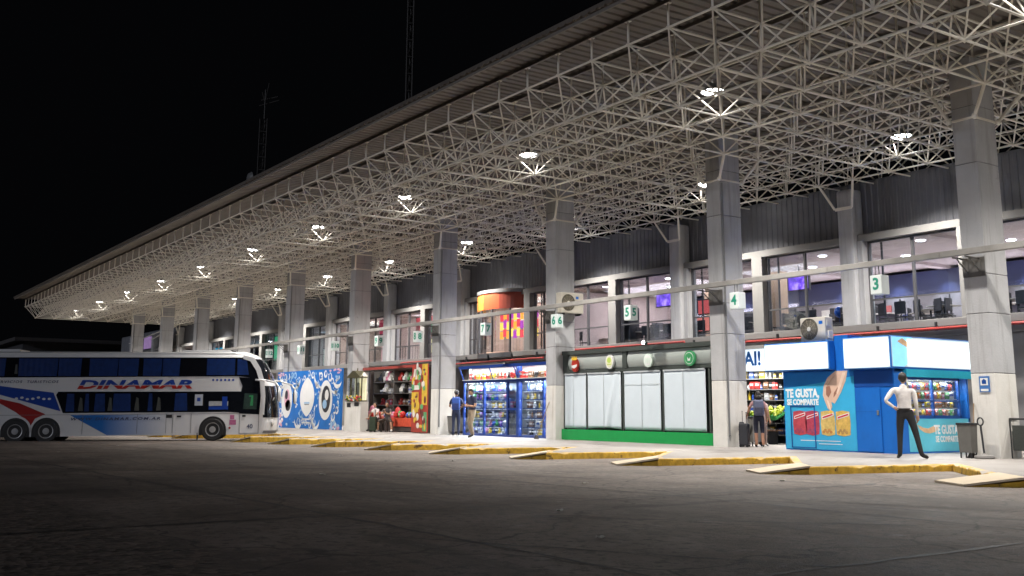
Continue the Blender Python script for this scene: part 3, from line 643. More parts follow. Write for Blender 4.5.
CATN = {'box': ('goods_box', 'box'), 'can': ('drink_can', 'can'), 'bag': ('snack_bag', 'snack bag'), 'bottle': ('drink_bottle', 'bottle'), 'toy': ('soft_toy', 'soft toy'), 'backpack': ('backpack', 'backpack'), 'ball': ('toy_ball', 'ball')}
def goods(kind, col, loc, rz, sc, where):
    o = bpy.data.objects.new(CATN[kind][0], goods_mesh(kind, col)); C.objects.link(o); o.location = loc; o.rotation_euler = (0, 0, rz); o.scale = (sc, sc, sc)
    lb = f'{col} {CATN[kind][1]} {where}'; tag(o, lb, CATN[kind][1], lb + ' group'); o['group'] = f'{col} {CATN[kind][1]} goods {where}'
def shelf_row(p, q, z, step, kinds, cols, where, rz, sc=1., jit=.01):
    p = Vector(p); q = Vector(q); n = max(1, int((q - p).length / step))
    for k in range(n):
        a = p + (q - p) * ((k + .5) / n); s = sc * random.uniform(.85, 1.12)
        goods(random.choice(kinds), random.choice(cols), (a.x + random.uniform(-jit, jit), a.y + random.uniform(-jit, jit), z), rz + random.uniform(-.25, .25), s, where)

# ------------------------------------------------------------------ shuttered snack bar with white fabric blinds and green base
t = thing('closed_snack_bar', 'closed snack bar with four white fabric blinds above a bright green base', 'shop', (-26, 25, 0))
frg = mat('bar_frame', (.05, .06, .055), .5); grn = mat('green_base_paint', (.01, .30, .07), .45, var=.1)
XA, XB = -30.28, -22.12; XA2 = -29.60
b = MB(); b.box(XA2, XB, 22.3, 22.36, -.0, .36); b.box(XB - .05, XB, 22.36, 23.4, 0, .36); b.build('green_base', grn, t)
b = MB()
for k, x in enumerate((XA2, -28.30, -26.42, -24.50, XB - .35)): b.box(x, x + .07, 22.40, 22.48, .36, 2.34)
b.box(XA2, XB, 22.38, 22.5, 2.28, 2.38); b.box(XA2, XB, 22.32, 22.5, 2.92, 3.06); b.box(XA2, XA2 + .3, 22.37, 22.46, 2.38, 2.92); b.box(XB - .18, XB - .01, 22.37, 22.46, .36, 2.92); b.box(-26.36, -26.14, 22.36, 22.46, 2.38, 2.92)
b.box(XA2, XB, 22.5, 23.5, 2.98, 3.06); b.box(XB - .04, XB, 22.5, 23.4, .36, 2.98); b.build('frame', frg, t)
b = MB(); b.box(XA2 + .1, XB - .1, 23.3, 23.36, 0, 2.98); b.build('back_panel', greym, t)
cur = mat('blind_fabric', (.60, .67, .72), .85, var=.05, scale=2)
for k, (x0, x1) in enumerate(((-29.52, -28.33), (-28.22, -26.48), (-26.30, -24.56), (-24.40, -22.58))):
    nx, nz = 36, 16; vs = []
    for j in range(nz + 1):
        for i_ in range(nx + 1):
            u, v = i_ / nx, j / nz; y = 22.39 + .010 * math.sin(u * 19 + 3 * k) * (1 - v)
            if k == 1: dd = u - (.55 + .33 * v); y -= .05 * math.exp(-(dd / .05) ** 2) * (1 - v * .75) - .03 * math.exp(-((dd - .12) / .06) ** 2) * (1 - v)
            vs.append((x0 + (x1 - x0) * u, y, .40 + (2.25 - .40) * v + (.05 * math.sin(u * 3.1) if k == 1 and j == 0 else 0)))
    c = MB(); c.add(vs, [(j * (nx + 1) + i_, j * (nx + 1) + i_ + 1, (j + 1) * (nx + 1) + i_ + 1, (j + 1) * (nx + 1) + i_) for j in range(nz) for i_ in range(nx)])
    o = c.build('blind', cur, t, smooth=True, fix=False); md = o.modifiers.new('thickness', 'SOLIDIFY'); md.thickness = .006
    s = MB(); xm = x0 + (x1 - x0) * (.42, .5, .5, .48)[k]; s.box(xm - .008, xm + .008, 22.366, 22.372, .42, 2.25); s.box(x0, x1, 22.36, 22.378, 2.22, 2.27)
    if k == 2: s.box(x0, x1, 22.366, 22.372, 1.84, 1.85)
    s.build('seam', mat('seam_grey', (.42, .45, .47), .8) if 'seam_grey' not in bpy.data.materials else bpy.data.materials['seam_grey'], o)
fasc = mat('fascia_panel', (.34, .37, .35), .35, var=.06)
for x0, x1 in ((XA2 + .3, -26.38), (-26.12, XB - .2)):
    b = MB(); n = 10
    for k in range(n):
        a0, a1 = k / n, (k + 1) / n; f = lambda a: (22.44 - .07 * math.sin(a * math.pi), 2.40 + .51 * a); (y0, z0), (y1, z1) = f(a0), f(a1)
        b.add([(x0, y0, z0), (x1, y0, z0), (x1, y1, z1), (x0, y1, z1)], [(0, 1, 2, 3)])
    b.build('fascia', fasc, t, smooth=True)
def emblem(x, zc, rx, rz, cols, lb):
    rx *= .86; rz *= .86; o = thing('round_emblem', lb, 'sign', (x, 22.3, zc)); b = MB()
    pts = lambda kx, kz, dz=0, n=28: [(x + kx * math.cos(2 * math.pi * i / n), zc + dz + kz * math.sin(2 * math.pi * i / n)) for i in range(n)]
    b.prism(pts(rx, rz), 'xz', 22.26, 22.33); b.build('disc', cols[0], o)
    b = MB(); b.prism(pts(rx * .78, rz * .78), 'xz', 22.252, 22.259); b.build('inner_disc', cols[1], o)
    return o, pts
E1 = [mat('emblem_red', (.38, .03, .02), .4, var=.2), mat('emblem_yellow', (.75, .45, .04), .4, var=0), whitem, mat('emblem_cream', (.72, .70, .50), .4, var=0), mat('emblem_lime', (.45, .60, .12), .4, var=0), mat('emblem_pale', (.60, .70, .62), .4, var=0), mat('emblem_green', (.05, .24, .10), .4, var=0, emit=(.03, .5, .15), es=.08)]
o, pts = emblem(-28.79, 2.56, .20, .28, (E1[0], E1[0]), 'small red oval emblem with a yellow crown above the first white blind')
b = MB(); b.prism([(-28.95, 2.72), (-28.63, 2.72), (-28.66, 2.86), (-28.74, 2.78), (-28.79, 2.88), (-28.84, 2.78), (-28.92, 2.86)], 'xz', 22.244, 22.25); b.build('crown', E1[1], o); b = MB(); b.prism([(-28.94, 2.54), (-28.64, 2.57), (-28.64, 2.50), (-28.79, 2.43), (-28.94, 2.47)], 'xz', 22.244, 22.25); b.build('band', whitem, o)
o, pts = emblem(-26.9, 2.60, .23, .27, (whitem, E1[3]), 'cream oval emblem with a lime mark above the second white blind'); b = MB(); b.prism(pts(.10, .09, .05), 'xz', 22.244, 22.25); b.prism([(-27.0, 2.50), (-26.8, 2.50), (-26.8, 2.53), (-27.0, 2.53)], 'xz', 22.244, 22.25); b.build('mark', E1[4], o)
o, pts = emblem(-24.99, 2.58, .23, .25, (E1[5], whitem), 'pale green and white oval emblem above the third white blind'); b = MB()
for q in (-.08, 0, .08): b.prism([(-24.99 + q - .02, 2.48), (-24.99 + q + .02, 2.48), (-24.99 + q + .03, 2.66), (-24.99 + q - .03, 2.66)], 'xz', 22.244, 22.25)
b.build('mark', E1[5], o)
o, pts = emblem(-23.11, 2.58, .27, .27, (E1[6], whitem), 'green rimmed round emblem above the fourth white blind'); b = MB()
b.prism(pts(.17, .16), 'xz', 22.246, 22.25); b.build('centre', E1[6], o); b = MB(); b.prism([(-23.18, 2.62), (-23.13, 2.56), (-23.09, 2.56), (-23.04, 2.62), (-23.06, 2.50), (-23.16, 2.50)], 'xz', 22.24, 22.244); b.build('face_mark', whitem, o)
spotm = mat('small_spot_lens', (1, 1, 1), .4, var=0, emit=(.9, 1, .95), es=40)
t2 = thing('spot_lamp', 'small lit spot lamp on top of the closed snack bar frame', 'lamp', (-25.05, 22.3, 3.06)); b = MB(); b.rev([(.03, -.12), (.05, -.1), (.08, 0), (.075, 0)], (-25.05, 22.25, 3.14), 12, 'y', cap=False); b.tube((-25.05, 22.18, 3.14), (-25.05, 22.35, 3.06), .012); b.build('housing', darkm, t2); b = MB(); b.rev([(0, -.135), (.045, -.13), (.05, -.1)], (-25.05, 22.25, 3.14), 12, 'y', cap=False); b.build('lens', spotm, t2)

# ------------------------------------------------------------------ blue snack kiosk
kb = mat('kiosk_blue', (.008, .13, .50), .4, var=.08, scale=1); kb2 = mat('kiosk_dark_blue', (.006, .06, .27), .4, var=.08); teal = mat('kiosk_teal', (.02, .36, .50), .4)
KX0, KX1, KY0, KY1 = -19.42, -15.93, 22.2, 25.3
t = thing('snack_kiosk', 'bright blue snack kiosk with white light boxes along its top', 'kiosk', (-17.7, 23.7, 0))
b = MB(); b.box(KX0, KX1, KY0, KY0 + .06, 0, 2.06); b.box(KX0, KX0 + .06, KY0 + .06, KY1, 0, 2.06); b.box(KX0, KX1, KY1 - .06, KY1, 0, 2.8, 0); b.box(KX0, KX1, KY0 + .06, KY1, 2.0, 2.06)
b.box(KX1 - .06, KX1, KY0 + .06, 22.62, 0, 2.06); b.box(KX1 - .06, KX1, 22.62, KY1, 0, .86); b.box(-17.66, -17.24, KY0, KY0 + .5, 2.06, 2.95); b.build('wall', kb, t)
b = MB(); b.box(-17.1, KX1 - .03, KY0 - .012, KY0 - .001, 1.62, 2.02); b.build('header_panel', kb2, t)
b = MB(); b.bbox(-17.08, -16.34, KY0 - .03, KY0 - .002, .03, 1.60, .006); dr = b.build('door', kb, t); b = MB(); b.bbox(-16.44, -16.39, KY0 - .06, KY0 - .03, .92, 1.04, .01); b.build('handle', greym, dr); b = MB(); b.box(-17.06, -16.36, KY0 - .033, KY0 - .03, 1.0, 1.006); b.build('door_joint', kb2, dr)
streaks(kb, (.006, .085, .34), .50, .78, (1.2, 1.2, .5))
lbm = mat('light_box_face', (.17, .20, .21), .4, var=.03, scale=1, emit=(.80, .96, 1.0), es=.37)
for nm_, (x0, x1, y0, y1, z0, z1) in (('a', (-19.86, -17.66, 21.95, 22.5, 2.07, 2.82)), ('b', (-17.24, -15.835, 21.98, 22.3, 2.05, 2.86))):
    b = MB(); b.bbox(x0, x1, y0 + .02, y1, z0, z1, .015); o = b.build('light_box', kb, t); b = MB(); b.box(x0 + .03, x1 - .03, y0, y0 + .02, z0 + .03, z1 - .03); b.build('light_box_face', lbm, o)
    area('box_light', ((x0 + x1) / 2, y0 - .03, (z0 + z1) / 2), x1 - x0 - .1, .65, 22, (.88, .97, 1), t, (R(90), 0, 0))
b = MB(); b.bbox(-16.3, -15.84, 22.31, 25.62, 2.05, 2.86, .015); o = b.build('light_box', kb, t); b = MB(); b.box(-15.838, -15.815, 22.04, 25.58, 2.10, 2.83); b.build('light_box_face', lbm, o)
area('box_light', (-15.79, 24.1, 2.46), 2.9, .65, 26, (.88, .97, 1), t, (R(90), 0, R(90)))
b = MB(); b.prism([(22.04, 2.83), (22.04, 2.10), (22.5, 2.10), (22.95, 2.4), (22.85, 2.83)], 'yz', -15.814, -15.811); b.build('printed_corner', mat('sky_print', (.25, .60, .80), .5, emit=(.2, .55, .8), es=.5), o)
b = MB(); b.prism([(22.25, 2.72), (22.45, 2.64), (22.7, 2.56), (23.0, 2.52), (23.15, 2.58), (23.0, 2.66), (22.7, 2.70), (22.45, 2.80)], 'yz', -15.810, -15.807); b.build('printed_hand', mat('hand_print', (.65, .42, .25), .6, var=.3, scale=8), o)
b = MB(); b.box(KX1 - .4, KX1 + .12, 22.55, KY1, 1.86, 2.05); b.build('awning', teal, t)
# serving window with shelves, glass and counter
b = MB()
for y in (22.62, 23.72, 24.85): b.box(KX1 - .05, KX1 + .01, y, y + .06, .86, 1.86)
b.box(KX1 - .05, KX1 + .01, 22.62, 24.9, .86, .92); b.box(KX1 - .05, KX1 + .01, 22.62, 24.9, 1.80, 1.86); b.box(KX1 - .05, KX1 + .012, 22.68, 24.85, 1.26, 1.30); b.build('window_frame', kb2, t)
b = MB(); b.box(KX1 - .03, KX1 - .024, 22.68, 24.85, .92, 1.80); b.build('pane', glass, t)
b = MB()
for z in (.9, 1.1, 1.32, 1.54): b.box(KX1 - .55, KX1 - .07, 22.68, 24.9, z, z + .015)
b.box(KX1 - .6, KX1 - .56, 22.6, 25.2, .86, 1.95); b.build('shelves', whitem, t)
area('shelf_light', (KX1 - .12, 23.8, 1.80), .10, 2.0, 40, (1, .98, .92), t)
for z in (1.09, 1.31, 1.53, 1.79): area('shelf_fill', (KX1 - .10, 23.8, z - .01), .03, 2.1, 7, (1, .97, .9), t, (0, R(-28), 0))  # added fill under each shelf to brighten the kiosk goods
snack = ['red', 'yellow', 'orange', 'blue', 'white', 'green', 'brown', 'red', 'yellow', 'pink']
for z, ln in ((.915, 'bottom'), (1.115, 'second'), (1.335, 'third'), (1.555, 'top')):
    for xo in (-.14, -.30): shelf_row((KX1 + xo, 22.75, 0), (KX1 + xo, 24.8, 0), z, .16, ['bag', 'bag', 'box'] if xo < -.2 or ln != 'second' else ['can', 'bag'], snack, f'on the {ln} shelf behind the blue kiosk glass', R(90), .8)
printm = mat('poster_print', (.04, .36, .62), .35, var=.2, scale=.8)
b = MB(); b.box(KX1 + .001, KX1 + .008, 22.66, 25.2, .04, .84); pn = b.build('counter_poster', mat('counter_print', (.10, .45, .58), .35, var=.25, scale=.9), t)
wt = mat('poster_white', (.75, .77, .78), .4, var=0)
text('TE GUSTA,', .30, wt, t, (KX1 + .012, 24.22, .56), '+x', off=.012, ext=.002, sx=.74); text('SE COMPARTE', .20, wt, t, (KX1 + .012, 24.22, .33), '+x', off=.008, ext=.002, sx=.76)
skin = mat('skin_tone', (.48, .27, .17), .5, var=.05)
b = MB(); b.prism([(23.0, .70), (23.25, .62), (23.45, .60), (23.75, .68), (23.9, .62), (23.75, .52), (23.5, .48), (23.3, .50), (23.1, .58)], 'yz', KX1 + .009, KX1 + .013); b.build('printed_hand', bpy.data.materials['hand_print'], t)
# poster on the front: lettering, a hand dropping a snack, four printed packets
PY = KY0 - .008
b = MB(); b.box(-19.40, -17.10, PY, KY0 - .001, .03, 2.04); po = b.build('front_poster', printm, t)
b = MB(); b.prism([(-19.40, 1.62), (-19.40, 2.04), (-17.10, 2.04), (-17.10, 1.9), (-18.2, 1.74)], 'xz', PY - .003, PY - .001); b.build('poster_sky_band', mat('poster_deep_blue', (.01, .15, .45), .4, var=.1), po)
text('TE GUSTA,', .30, wt, po, (-18.78, PY - .004, 1.47), off=.014, ext=.002, sx=.78); text('SE COMPARTE', .205, wt, po, (-18.78, PY - .004, 1.24), off=.010, ext=.002, sx=.80)
hm = mat('printed_skin', (.62, .42, .32), .5, var=.15, scale=5); hd = mat('printed_shade', (.28, .13, .09), .5)
b = MB(); b.prism([(-17.28, 2.04), (-17.66, 2.04), (-17.92, 1.88), (-18.06, 1.66), (-18.10, 1.42), (-18.04, 1.26), (-17.96, 1.08), (-17.88, 1.02), (-17.82, 1.12), (-17.84, 1.26), (-17.74, 1.2), (-17.66, 1.3), (-17.5, 1.52), (-17.36, 1.78)], 'xz', PY - .006, PY - .001); b.build('printed_hand', hm, po)
b = MB(); b.prism([(-17.98, 1.64), (-17.86, 1.66), (-17.82, 1.50), (-17.92, 1.36), (-17.99, 1.44)], 'xz', PY - .009, PY - .006); b.prism([(-17.76, 1.36), (-17.70, 1.42), (-17.58, 1.58), (-17.62, 1.62), (-17.74, 1.48)], 'xz', PY - .009, PY - .006); b.build('printed_hand_shadow', hd, po)
b = MB(); b.prism([(-17.98, 1.30), (-17.93, 1.28), (-17.86, 1.05), (-17.89, 1.03)], 'xz', PY - .010, PY - .006); b.prism([(-17.44, 2.0), (-17.34, 2.0), (-17.50, 1.66), (-17.62, 1.45), (-17.66, 1.48)], 'xz', PY - .010, PY - .006); b.prism([(-17.70, 1.95), (-17.66, 1.97), (-17.86, 1.82), (-17.97, 1.66), (-18.0, 1.66)], 'xz', PY - .010, PY - .006); b.build('printed_hand_light', mat('printed_skin_light', (.74, .56, .45), .5, var=.1), po)
b = MB(); b.ell((-17.87, PY - .006, .98), .08, .004, .055, 12, 8); b.build('printed_crisp', mat('crisp_yellow', (.7, .42, .08), .5), po)
for k, (x0, col, col2) in enumerate(((-19.08, (.42, .06, .08), (.30, .05, .10)), (-18.66, (.40, .05, .09), (.28, .06, .12)), (-18.16, (.62, .42, .14), (.45, .20, .06)), (-17.68, (.60, .38, .10), (.36, .22, .08)))):
    w = .42; x0 -= .03; b = MB(); b.prism([(x0, .42), (x0 + w * .5, .38), (x0 + w, .42), (x0 + w + .02, .7), (x0 + w, 1.0), (x0 + w * .5, 1.03), (x0, 1.0), (x0 - .02, .7)], 'xz', PY - .006, PY - .002); pk = b.build('printed_packet', mat('packet_%d' % k, col, .4, var=.45, scale=9), po)
    b = MB(); b.prism([(x0 + .03, .80), (x0 + w - .02, .90), (x0 + w - .02, .98), (x0 + .03, .88)], 'xz', PY - .009, PY - .006); b.build('packet_band', wt, pk); b = MB(); b.prism([(x0 + .05, .825), (x0 + w - .04, .915), (x0 + w - .04, .955), (x0 + .05, .865)], 'xz', PY - .012, PY - .009); b.build('packet_name', mat('band_red_%d' % k, (.5, .02, .03), .4, var=0), pk)
    b = MB()
    for q in range(5): b.ell((x0 + .06 + .06 * q, PY - .006, .48 + .05 * (q % 2)), .045, .004, .04, 10, 6)
    b.build('packet_picture', mat('packet_picture_%d' % k, col2, .4, var=.4, scale=20), pk)
b = MB(); b.box(-18.9, -17.6, PY - .004, PY - .002, .245, .262); b.box(-18.3, -17.55, PY - .004, PY - .002, .17, .185); b.build('poster_small_print', wt, po)
b = MB()
for x0, x1, z0, z1 in ((-19.2, -18.38, 1.13, 1.16), (-19.2, -18.38, .06, .08), (-19.2, -19.17, .06, 1.16), (-18.41, -18.38, .06, 1.16)): b.box(x0, x1, PY - .016, PY - .012, z0, z1)
b.build('hatch_trim', kb2, t)

# ------------------------------------------------------------------ open shop behind the kiosk with a green crate display
t = thing('back_shop', 'open snack shop with lit shelves set back between the column and the blue kiosk', 'shop', (-23, 26, 0))
b = MB(); b.box(-26.4, -20.6, 27.2, 27.3, 0, 3.1); b.box(-26.4, -20.6, 25.4, 27.2, 3.0, 3.1); b.box(-21.3, -21.2, 26.0, 27.2, 0, 3.0); b.build('wall', whitew, t)
b = MB()
for k, z in enumerate((.25, .62, 1.0, 1.35, 1.7, 2.05)): b.box(-26.2, -21.4, 26.35 - (.35 if k < 3 else 0), 27.15, z, z + .025)
for x in (-26.2, -24.9, -23.6, -22.4, -21.45): b.box(x, x + .05, 26.5, 27.2, 0, 2.3)
b.build('shelves', greym, t)
b = MB(); b.bbox(-25.8, -22.3, 25.75, 25.9, 2.30, 3.02, .01); b.build('shop_sign', mat('shop_sign_white', (.8, .85, .9), .4, var=.05, emit=(.75, .88, 1), es=.7), t)
text('UAI!', .62, mat('sign_blue', (.02, .15, .5), .4, var=0), t, (-24.0, 25.745, 2.68), off=.02, ext=.002)
area('shop_light', (-23.6, 26.0, 2.28), 4, .5, 85, (1, .98, .95), t)
for z, ln in ((.275, 'lowest'), (.645, 'second lowest'), (1.025, 'counter'), (1.375, 'fourth'), (1.725, 'fifth'), (2.075, 'top')):
    shelf_row((-25.2, 26.5, 0), (-21.6, 26.5, 0), z, .2, ['bag', 'box', 'bottle', 'can'], ['red', 'blue', 'silver', 'white', 'brown', 'yellow', 'black'], f'on the {ln} shelf of the shop beside the blue kiosk', 0, 1.15, .03)
t = thing('produce_display', 'bright yellow green heap of fruit in a sloping tray beside the blue kiosk', 'display tray', (-23.2, 25.6, .9)); b = MB()
b.prism([(25.3, .78), (25.85, 1.0), (25.85, .95), (25.3, .73)], 'yz', -23.75, -22.5); b.box(-23.75, -22.5, 25.28, 25.32, .76, .86); b.build('tray', mat('tray_green', (.03, .25, .06), .5), t); b = MB()
for k in range(90): u = random.random(); b.ell((random.uniform(-23.7, -22.55), 25.34 + .48 * u, .83 + .22 * u + random.uniform(0, .12)), .055, .055, .055, 7, 5)
b.build('fruit_heap', mat('lime_fruit', (.50, .58, .05), .4, var=.3, scale=12), t, smooth=True)
t = thing('wooden_bench', 'low wooden bench with brown slats in front of the shop shelves', 'bench', (-23.2, 25.3, 0)); b = MB()
for k in range(3): b.bbox(-24.2, -22.3, 24.95 + .15 * k, 25.07 + .15 * k, .40, .44, .008)
b.build('seat', mat('bench_wood', (.22, .12, .07), .5), t)
for x in (-24.0, -22.55): b = MB(); b.box(x, x + .06, 24.97, 25.35, 0, .40); b.build('leg', darkm, t)

# ------------------------------------------------------------------ shop at the picture's edge, beyond the near column
t = thing('corner_shop', 'white fronted shop with a lit sign beyond the nearest column', 'shop', (-9, 24.5, 0))
b = MB(); b.box(-13.1, -4, 24.0, 24.1, 0, .5); b.box(-13.1, -4, 24.0, 24.3, 2.0, 2.1); b.box(-13.1, -4, 26.8, 26.9, 0, 3.0); b.box(-13.1, -4, 24.0, 26.9, 2.9, 3.0)
b.build('wall', whitew, t); b = MB(); b.bbox(-13.1, -4.0, 23.85, 24.0, 2.1, 2.9, .01); b.build('lit_sign', lbm, t); text('L', .5, mat('cyan_letter', (.03, .35, .6), .5, var=0), t, (-12.9, 23.845, 2.5), off=.01, ext=.002)
b = MB();
for k in range(6): x = -13.1 + 1.8 * k; b.box(x, x + .06, 24.0, 24.06, .5, 2.0)
b.build('frame', framem, t); b = MB(); b.box(-13.0, -4.1, 24.03, 24.036, .5, 2.0); b.build('pane', glass, t); area('shop_light', (-9, 25.3, 2.85), 6, .6, 60, (1, 1, 1), t)
b = MB(); [b.box(-13, -4.2, 26.4, 26.8, z, z + .03) for z in (.5, 1.0, 1.5)]; b.build('shelves', greym, t)
for z, ln in ((.53, 'lower'), (1.03, 'middle'), (1.53, 'upper')): shelf_row((-12.9, 26.5, 0), (-10.5, 26.5, 0), z, .3, ['box', 'bottle', 'bag'], ['white', 'silver', 'blue', 'red'], f'on the {ln} shelf of the shop beyond the nearest column', 0, 1.2)

# ------------------------------------------------------------------ gift shop with blue frames
bf = mat('gift_frame_blue', (.012, .04, .20), .4, var=.08)
t = thing('gift_shop', 'glass fronted gift shop with dark blue frames and crowded shelves', 'shop', (-33.4, 24, 0)); Y = 22.5
b = MB()
for x in (-36.5, -35.0, -33.35, -32.62, -31.0): b.box(x, x + .09, Y - .02, Y + .06, 0, 2.12)
for x0, x1 in ((-36.5, -32.55), (-32.5, -30.05)):
    b.box(x0, x1, Y - .03, Y + .07, 2.08, 2.16); b.box(x0, x1, Y - .03, Y + .07, 0, .07)
b.box(-36.5, -32.55, Y - .25, Y - .19, 2.62, 2.69); b.box(-32.5, -30.05, Y - .25, Y - .19, 2.62, 2.69); b.box(-32.62, -32.46, Y - .06, Y + .1, 0, 2.66); b.box(-33.3, -32.6, Y - .03, Y + .05, 1.0, 1.07)
for x in (-36.5, -34.3, -32.6, -32.45, -30.1): b.tube((x + .03, Y, 2.12), (x + .03, Y - .22, 2.65), .03)
b.box(-36.6, -30.0, Y - .2, 26.2, 2.69, 2.74); b.build('frame', bf, t)
b = MB(); b.box(-36.6, -30.0, 25.8, 25.9, 0, 2.69); b.box(-36.6, -36.5, 23.2, 25.8, 0, 2.69); b.build('wall', whitew, t)
b = MB(); b.box(-36.4, -32.65, Y + .01, Y + .016, .07, 2.08); b.box(-32.44, -30.1, Y + .01, Y + .016, .07, 2.08); b.build('pane', glass, t)
b = MB(); zs = (.10, .38, .72, 1.08, 1.40, 1.74)
for z in zs: b.box(-36.4, -33.4, Y + .08, Y + .40, z - .025, z); b.box(-32.4, -30.1, Y + .08, Y + .40, z - .025, z)
b.build('shelves', mat('shelf_blue', (.02, .10, .40), .4), t); b = MB(); b.box(-36.4, -30.1, Y + .43, Y + .45, .05, 2.1); b.build('shelf_back', mat('shelf_backing', (.40, .44, .50), .5, var=.3, scale=6), t)
b = MB(); b.box(-36.45, -30.1, Y - .12, Y + .3, 2.17, 2.19); b.box(-36.4, -30.1, Y + .3, Y + .34, 2.2, 2.66); b.build('upper_display', whitem, t)
area('shop_light', (-34.9, Y + .05, 2.05), 2.8, .1, 120, (.9, .97, 1), t); area('shop_light', (-31.2, Y + .05, 2.05), 2.0, .1, 90, (.95, .98, 1), t); area('top_light', (-33.4, Y - .05, 2.66), 6, .12, 70, (1, .98, .95), t)
for z in (.36, .70, 1.06, 1.38, 1.72, 2.06):
    area('shelf_fill', (-34.9, Y + .10, z - .035), 2.9, .03, 16, (.92, .97, 1), t, (R(-28), 0, 0)); area('shelf_fill', (-31.25, Y + .10, z - .035), 2.2, .03, 12, (1, .98, .95), t, (R(-28), 0, 0))  # extra lights added below the shelves so the lower goods read brighter
gc = ['blue', 'white', 'pink', 'silver', 'purple', 'blue', 'green', 'black', 'white', 'yellow']
for k, z in enumerate(zs):
    ln = ('floor', 'second', 'third', 'fourth', 'fifth', 'sixth')[k]
    shelf_row((-36.3, Y + .2, 0), (-33.5, Y + .2, 0), z, .23, ['box', 'toy', 'ball', 'box', 'bag'], gc, f'on the {ln} shelf of the blue framed gift shop', 0, 1.05, .03)
    shelf_row((-32.3, Y + .2, 0), (-30.2, Y + .2, 0), z, .23, ['box', 'bottle', 'toy', 'box'], ['brown', 'white', 'silver', 'black', 'blue', 'yellow'], f'on the {ln} shelf of the gift shop beside the broom', 0, 1.05, .03)
shelf_row((-33.3, Y + .15, 0), (-32.7, Y + .15, 0), 1.1, .2, ['toy', 'box'], gc, 'in the narrow middle window of the gift shop', 0, 1.2)
for z in (.1, .5): shelf_row((-33.3, Y + .15, 0), (-32.7, Y + .15, 0), z, .2, ['toy', 'toy', 'box'], ['pink', 'white', 'silver'], 'low in the narrow middle window of the gift shop', 0, 1.4)
shelf_row((-36.2, Y + .05, 0), (-30.2, Y + .05, 0), 2.19, .22, ['toy', 'bag', 'ball', 'box'], ['red', 'brown', 'yellow', 'red', 'black'], 'in the slanted top display of the gift shop', 0, 1.25, .05)
# recess left of it: cream curved panel and a lit white door strip
t = thing('lit_doorway', 'narrow doorway with a bright white light strip and cream panel beside the gift shop', 'doorway', (-38, 24.6, 0))
b = MB(); b.box(-41.5, -37.2, 24.9, 25.0, 0, 3.0); b.build('wall', plaster, t); b = MB(); b.box(-39.85, -39.45, 24.85, 24.88, 1.75, 2.8); b.build('light_strip', mat('strip_glow', (.8, .9, 1), .4, var=0, emit=(.8, .92, 1), es=3), t)
b = MB(); b.prism([(-39.4, .0), (-38.4, 0), (-38.4, 2.75), (-39.0, 2.75), (-39.3, 2.55), (-39.4, 2.2)], 'xz', 24.5, 24.6); b.build('cream_panel', creamm, t)
# ------------------------------------------------------------------ souvenir stall with a red and yellow banner
t = thing('souvenir_stall', 'dark open souvenir stall with full shelves and a red and yellow side banner', 'stall', (-43, 24.5, 0))
dk = mat('stall_dark_wood', (.06, .045, .04), .6)
b = MB(); b.box(-46.0, -39.9, 26.0, 26.1, 0, 2.95); b.box(-46.0, -39.9, 22.7, 26.1, 2.86, 2.95); b.box(-40.5, -40.42, 22.7, 26.0, 0, 2.86); b.box(-47.3, -47.2, 23.6, 26.0, 0, 2.86); b.build('wall', dk, t)
b = MB()
for z in (.55, 1.2, 1.75, 2.3): b.box(-47.2, -40.6, 23.75, 24.6, z, z + .03)
for x in (-47.1, -45.0, -42.8, -40.7): b.box(x, x + .05, 23.75, 24.6, 0, 2.86)
b.build('shelves', mat('stall_shelf_grey', (.09, .085, .08), .5), t)
b = MB(); b.box(-46.2, -40.2, 22.6, 22.75, 2.86, 2.98); b.build('front_beam', mat('stall_red_beam', (.30, .05, .04), .5), t)
bm_ = [mat('banner_red', (.36, .045, .03), .5, var=.5, scale=4), mat('banner_yellow', (.65, .42, .05), .5, var=.3, scale=5), mat('banner_white', (.7, .65, .6), .5, var=.1), mat('banner_green', (.12, .35, .15), .5, var=.3, scale=6), mat('banner_dark', (.14, .04, .03), .5, var=.3, scale=6)]
b = MB(); b.box(-40.5, -39.15, 22.30, 22.36, .04, 2.95, 0); b.box(-39.6, -39.15, 22.292, 22.30, 1.2, 2.95, 1); b.box(-40.5, -39.9, 22.292, 22.30, .9, 1.75, 1); b.box(-39.5, -39.15, 22.285, 22.292, .1, .9, 3); b.box(-40.45, -39.85, 22.285, 22.292, 1.85, 2.05, 2)
for q in range(3): b.prism([(-40.4 + .2 * q, 2.3), (-40.25 + .2 * q, 2.3), (-40.15 + .2 * q, 2.75), (-40.3 + .2 * q, 2.75)], 'xz', 22.285, 22.292, 2)
for q in range(46): b.ell((random.uniform(-40.4, -39.25), 22.283, random.uniform(.15, 2.85)), random.uniform(.04, .16), .004, random.uniform(.04, .2), 9, 6, random.choice((0, 1, 1, 2, 3, 4, 4)))
b.build('banner', bm_, t)
area('stall_light', (-43.8, 23.2, 2.8), 5, .3, 38, (1, .93, .85), t)
for z, ln, kk, cc, st_ in ((.58, 'low', ['box', 'toy', 'bag'], ['red', 'orange', 'blue', 'pink', 'white'], .2), (1.23, 'middle', ['toy', 'box', 'bag'], ['red', 'white', 'black', 'brown', 'red'], .2), (1.78, 'third', ['box', 'backpack', 'bottle'], ['white', 'black', 'black', 'silver'], .24), (2.33, 'top', ['backpack', 'box', 'box'], ['pink', 'black', 'red', 'white', 'green', 'black'], .25)):
    shelf_row((-46.9, 24.1, 0), (-40.8, 24.1, 0), z, st_, kk, cc, f'on the {ln} shelf of the dark souvenir stall', 0, 1.25, .04)
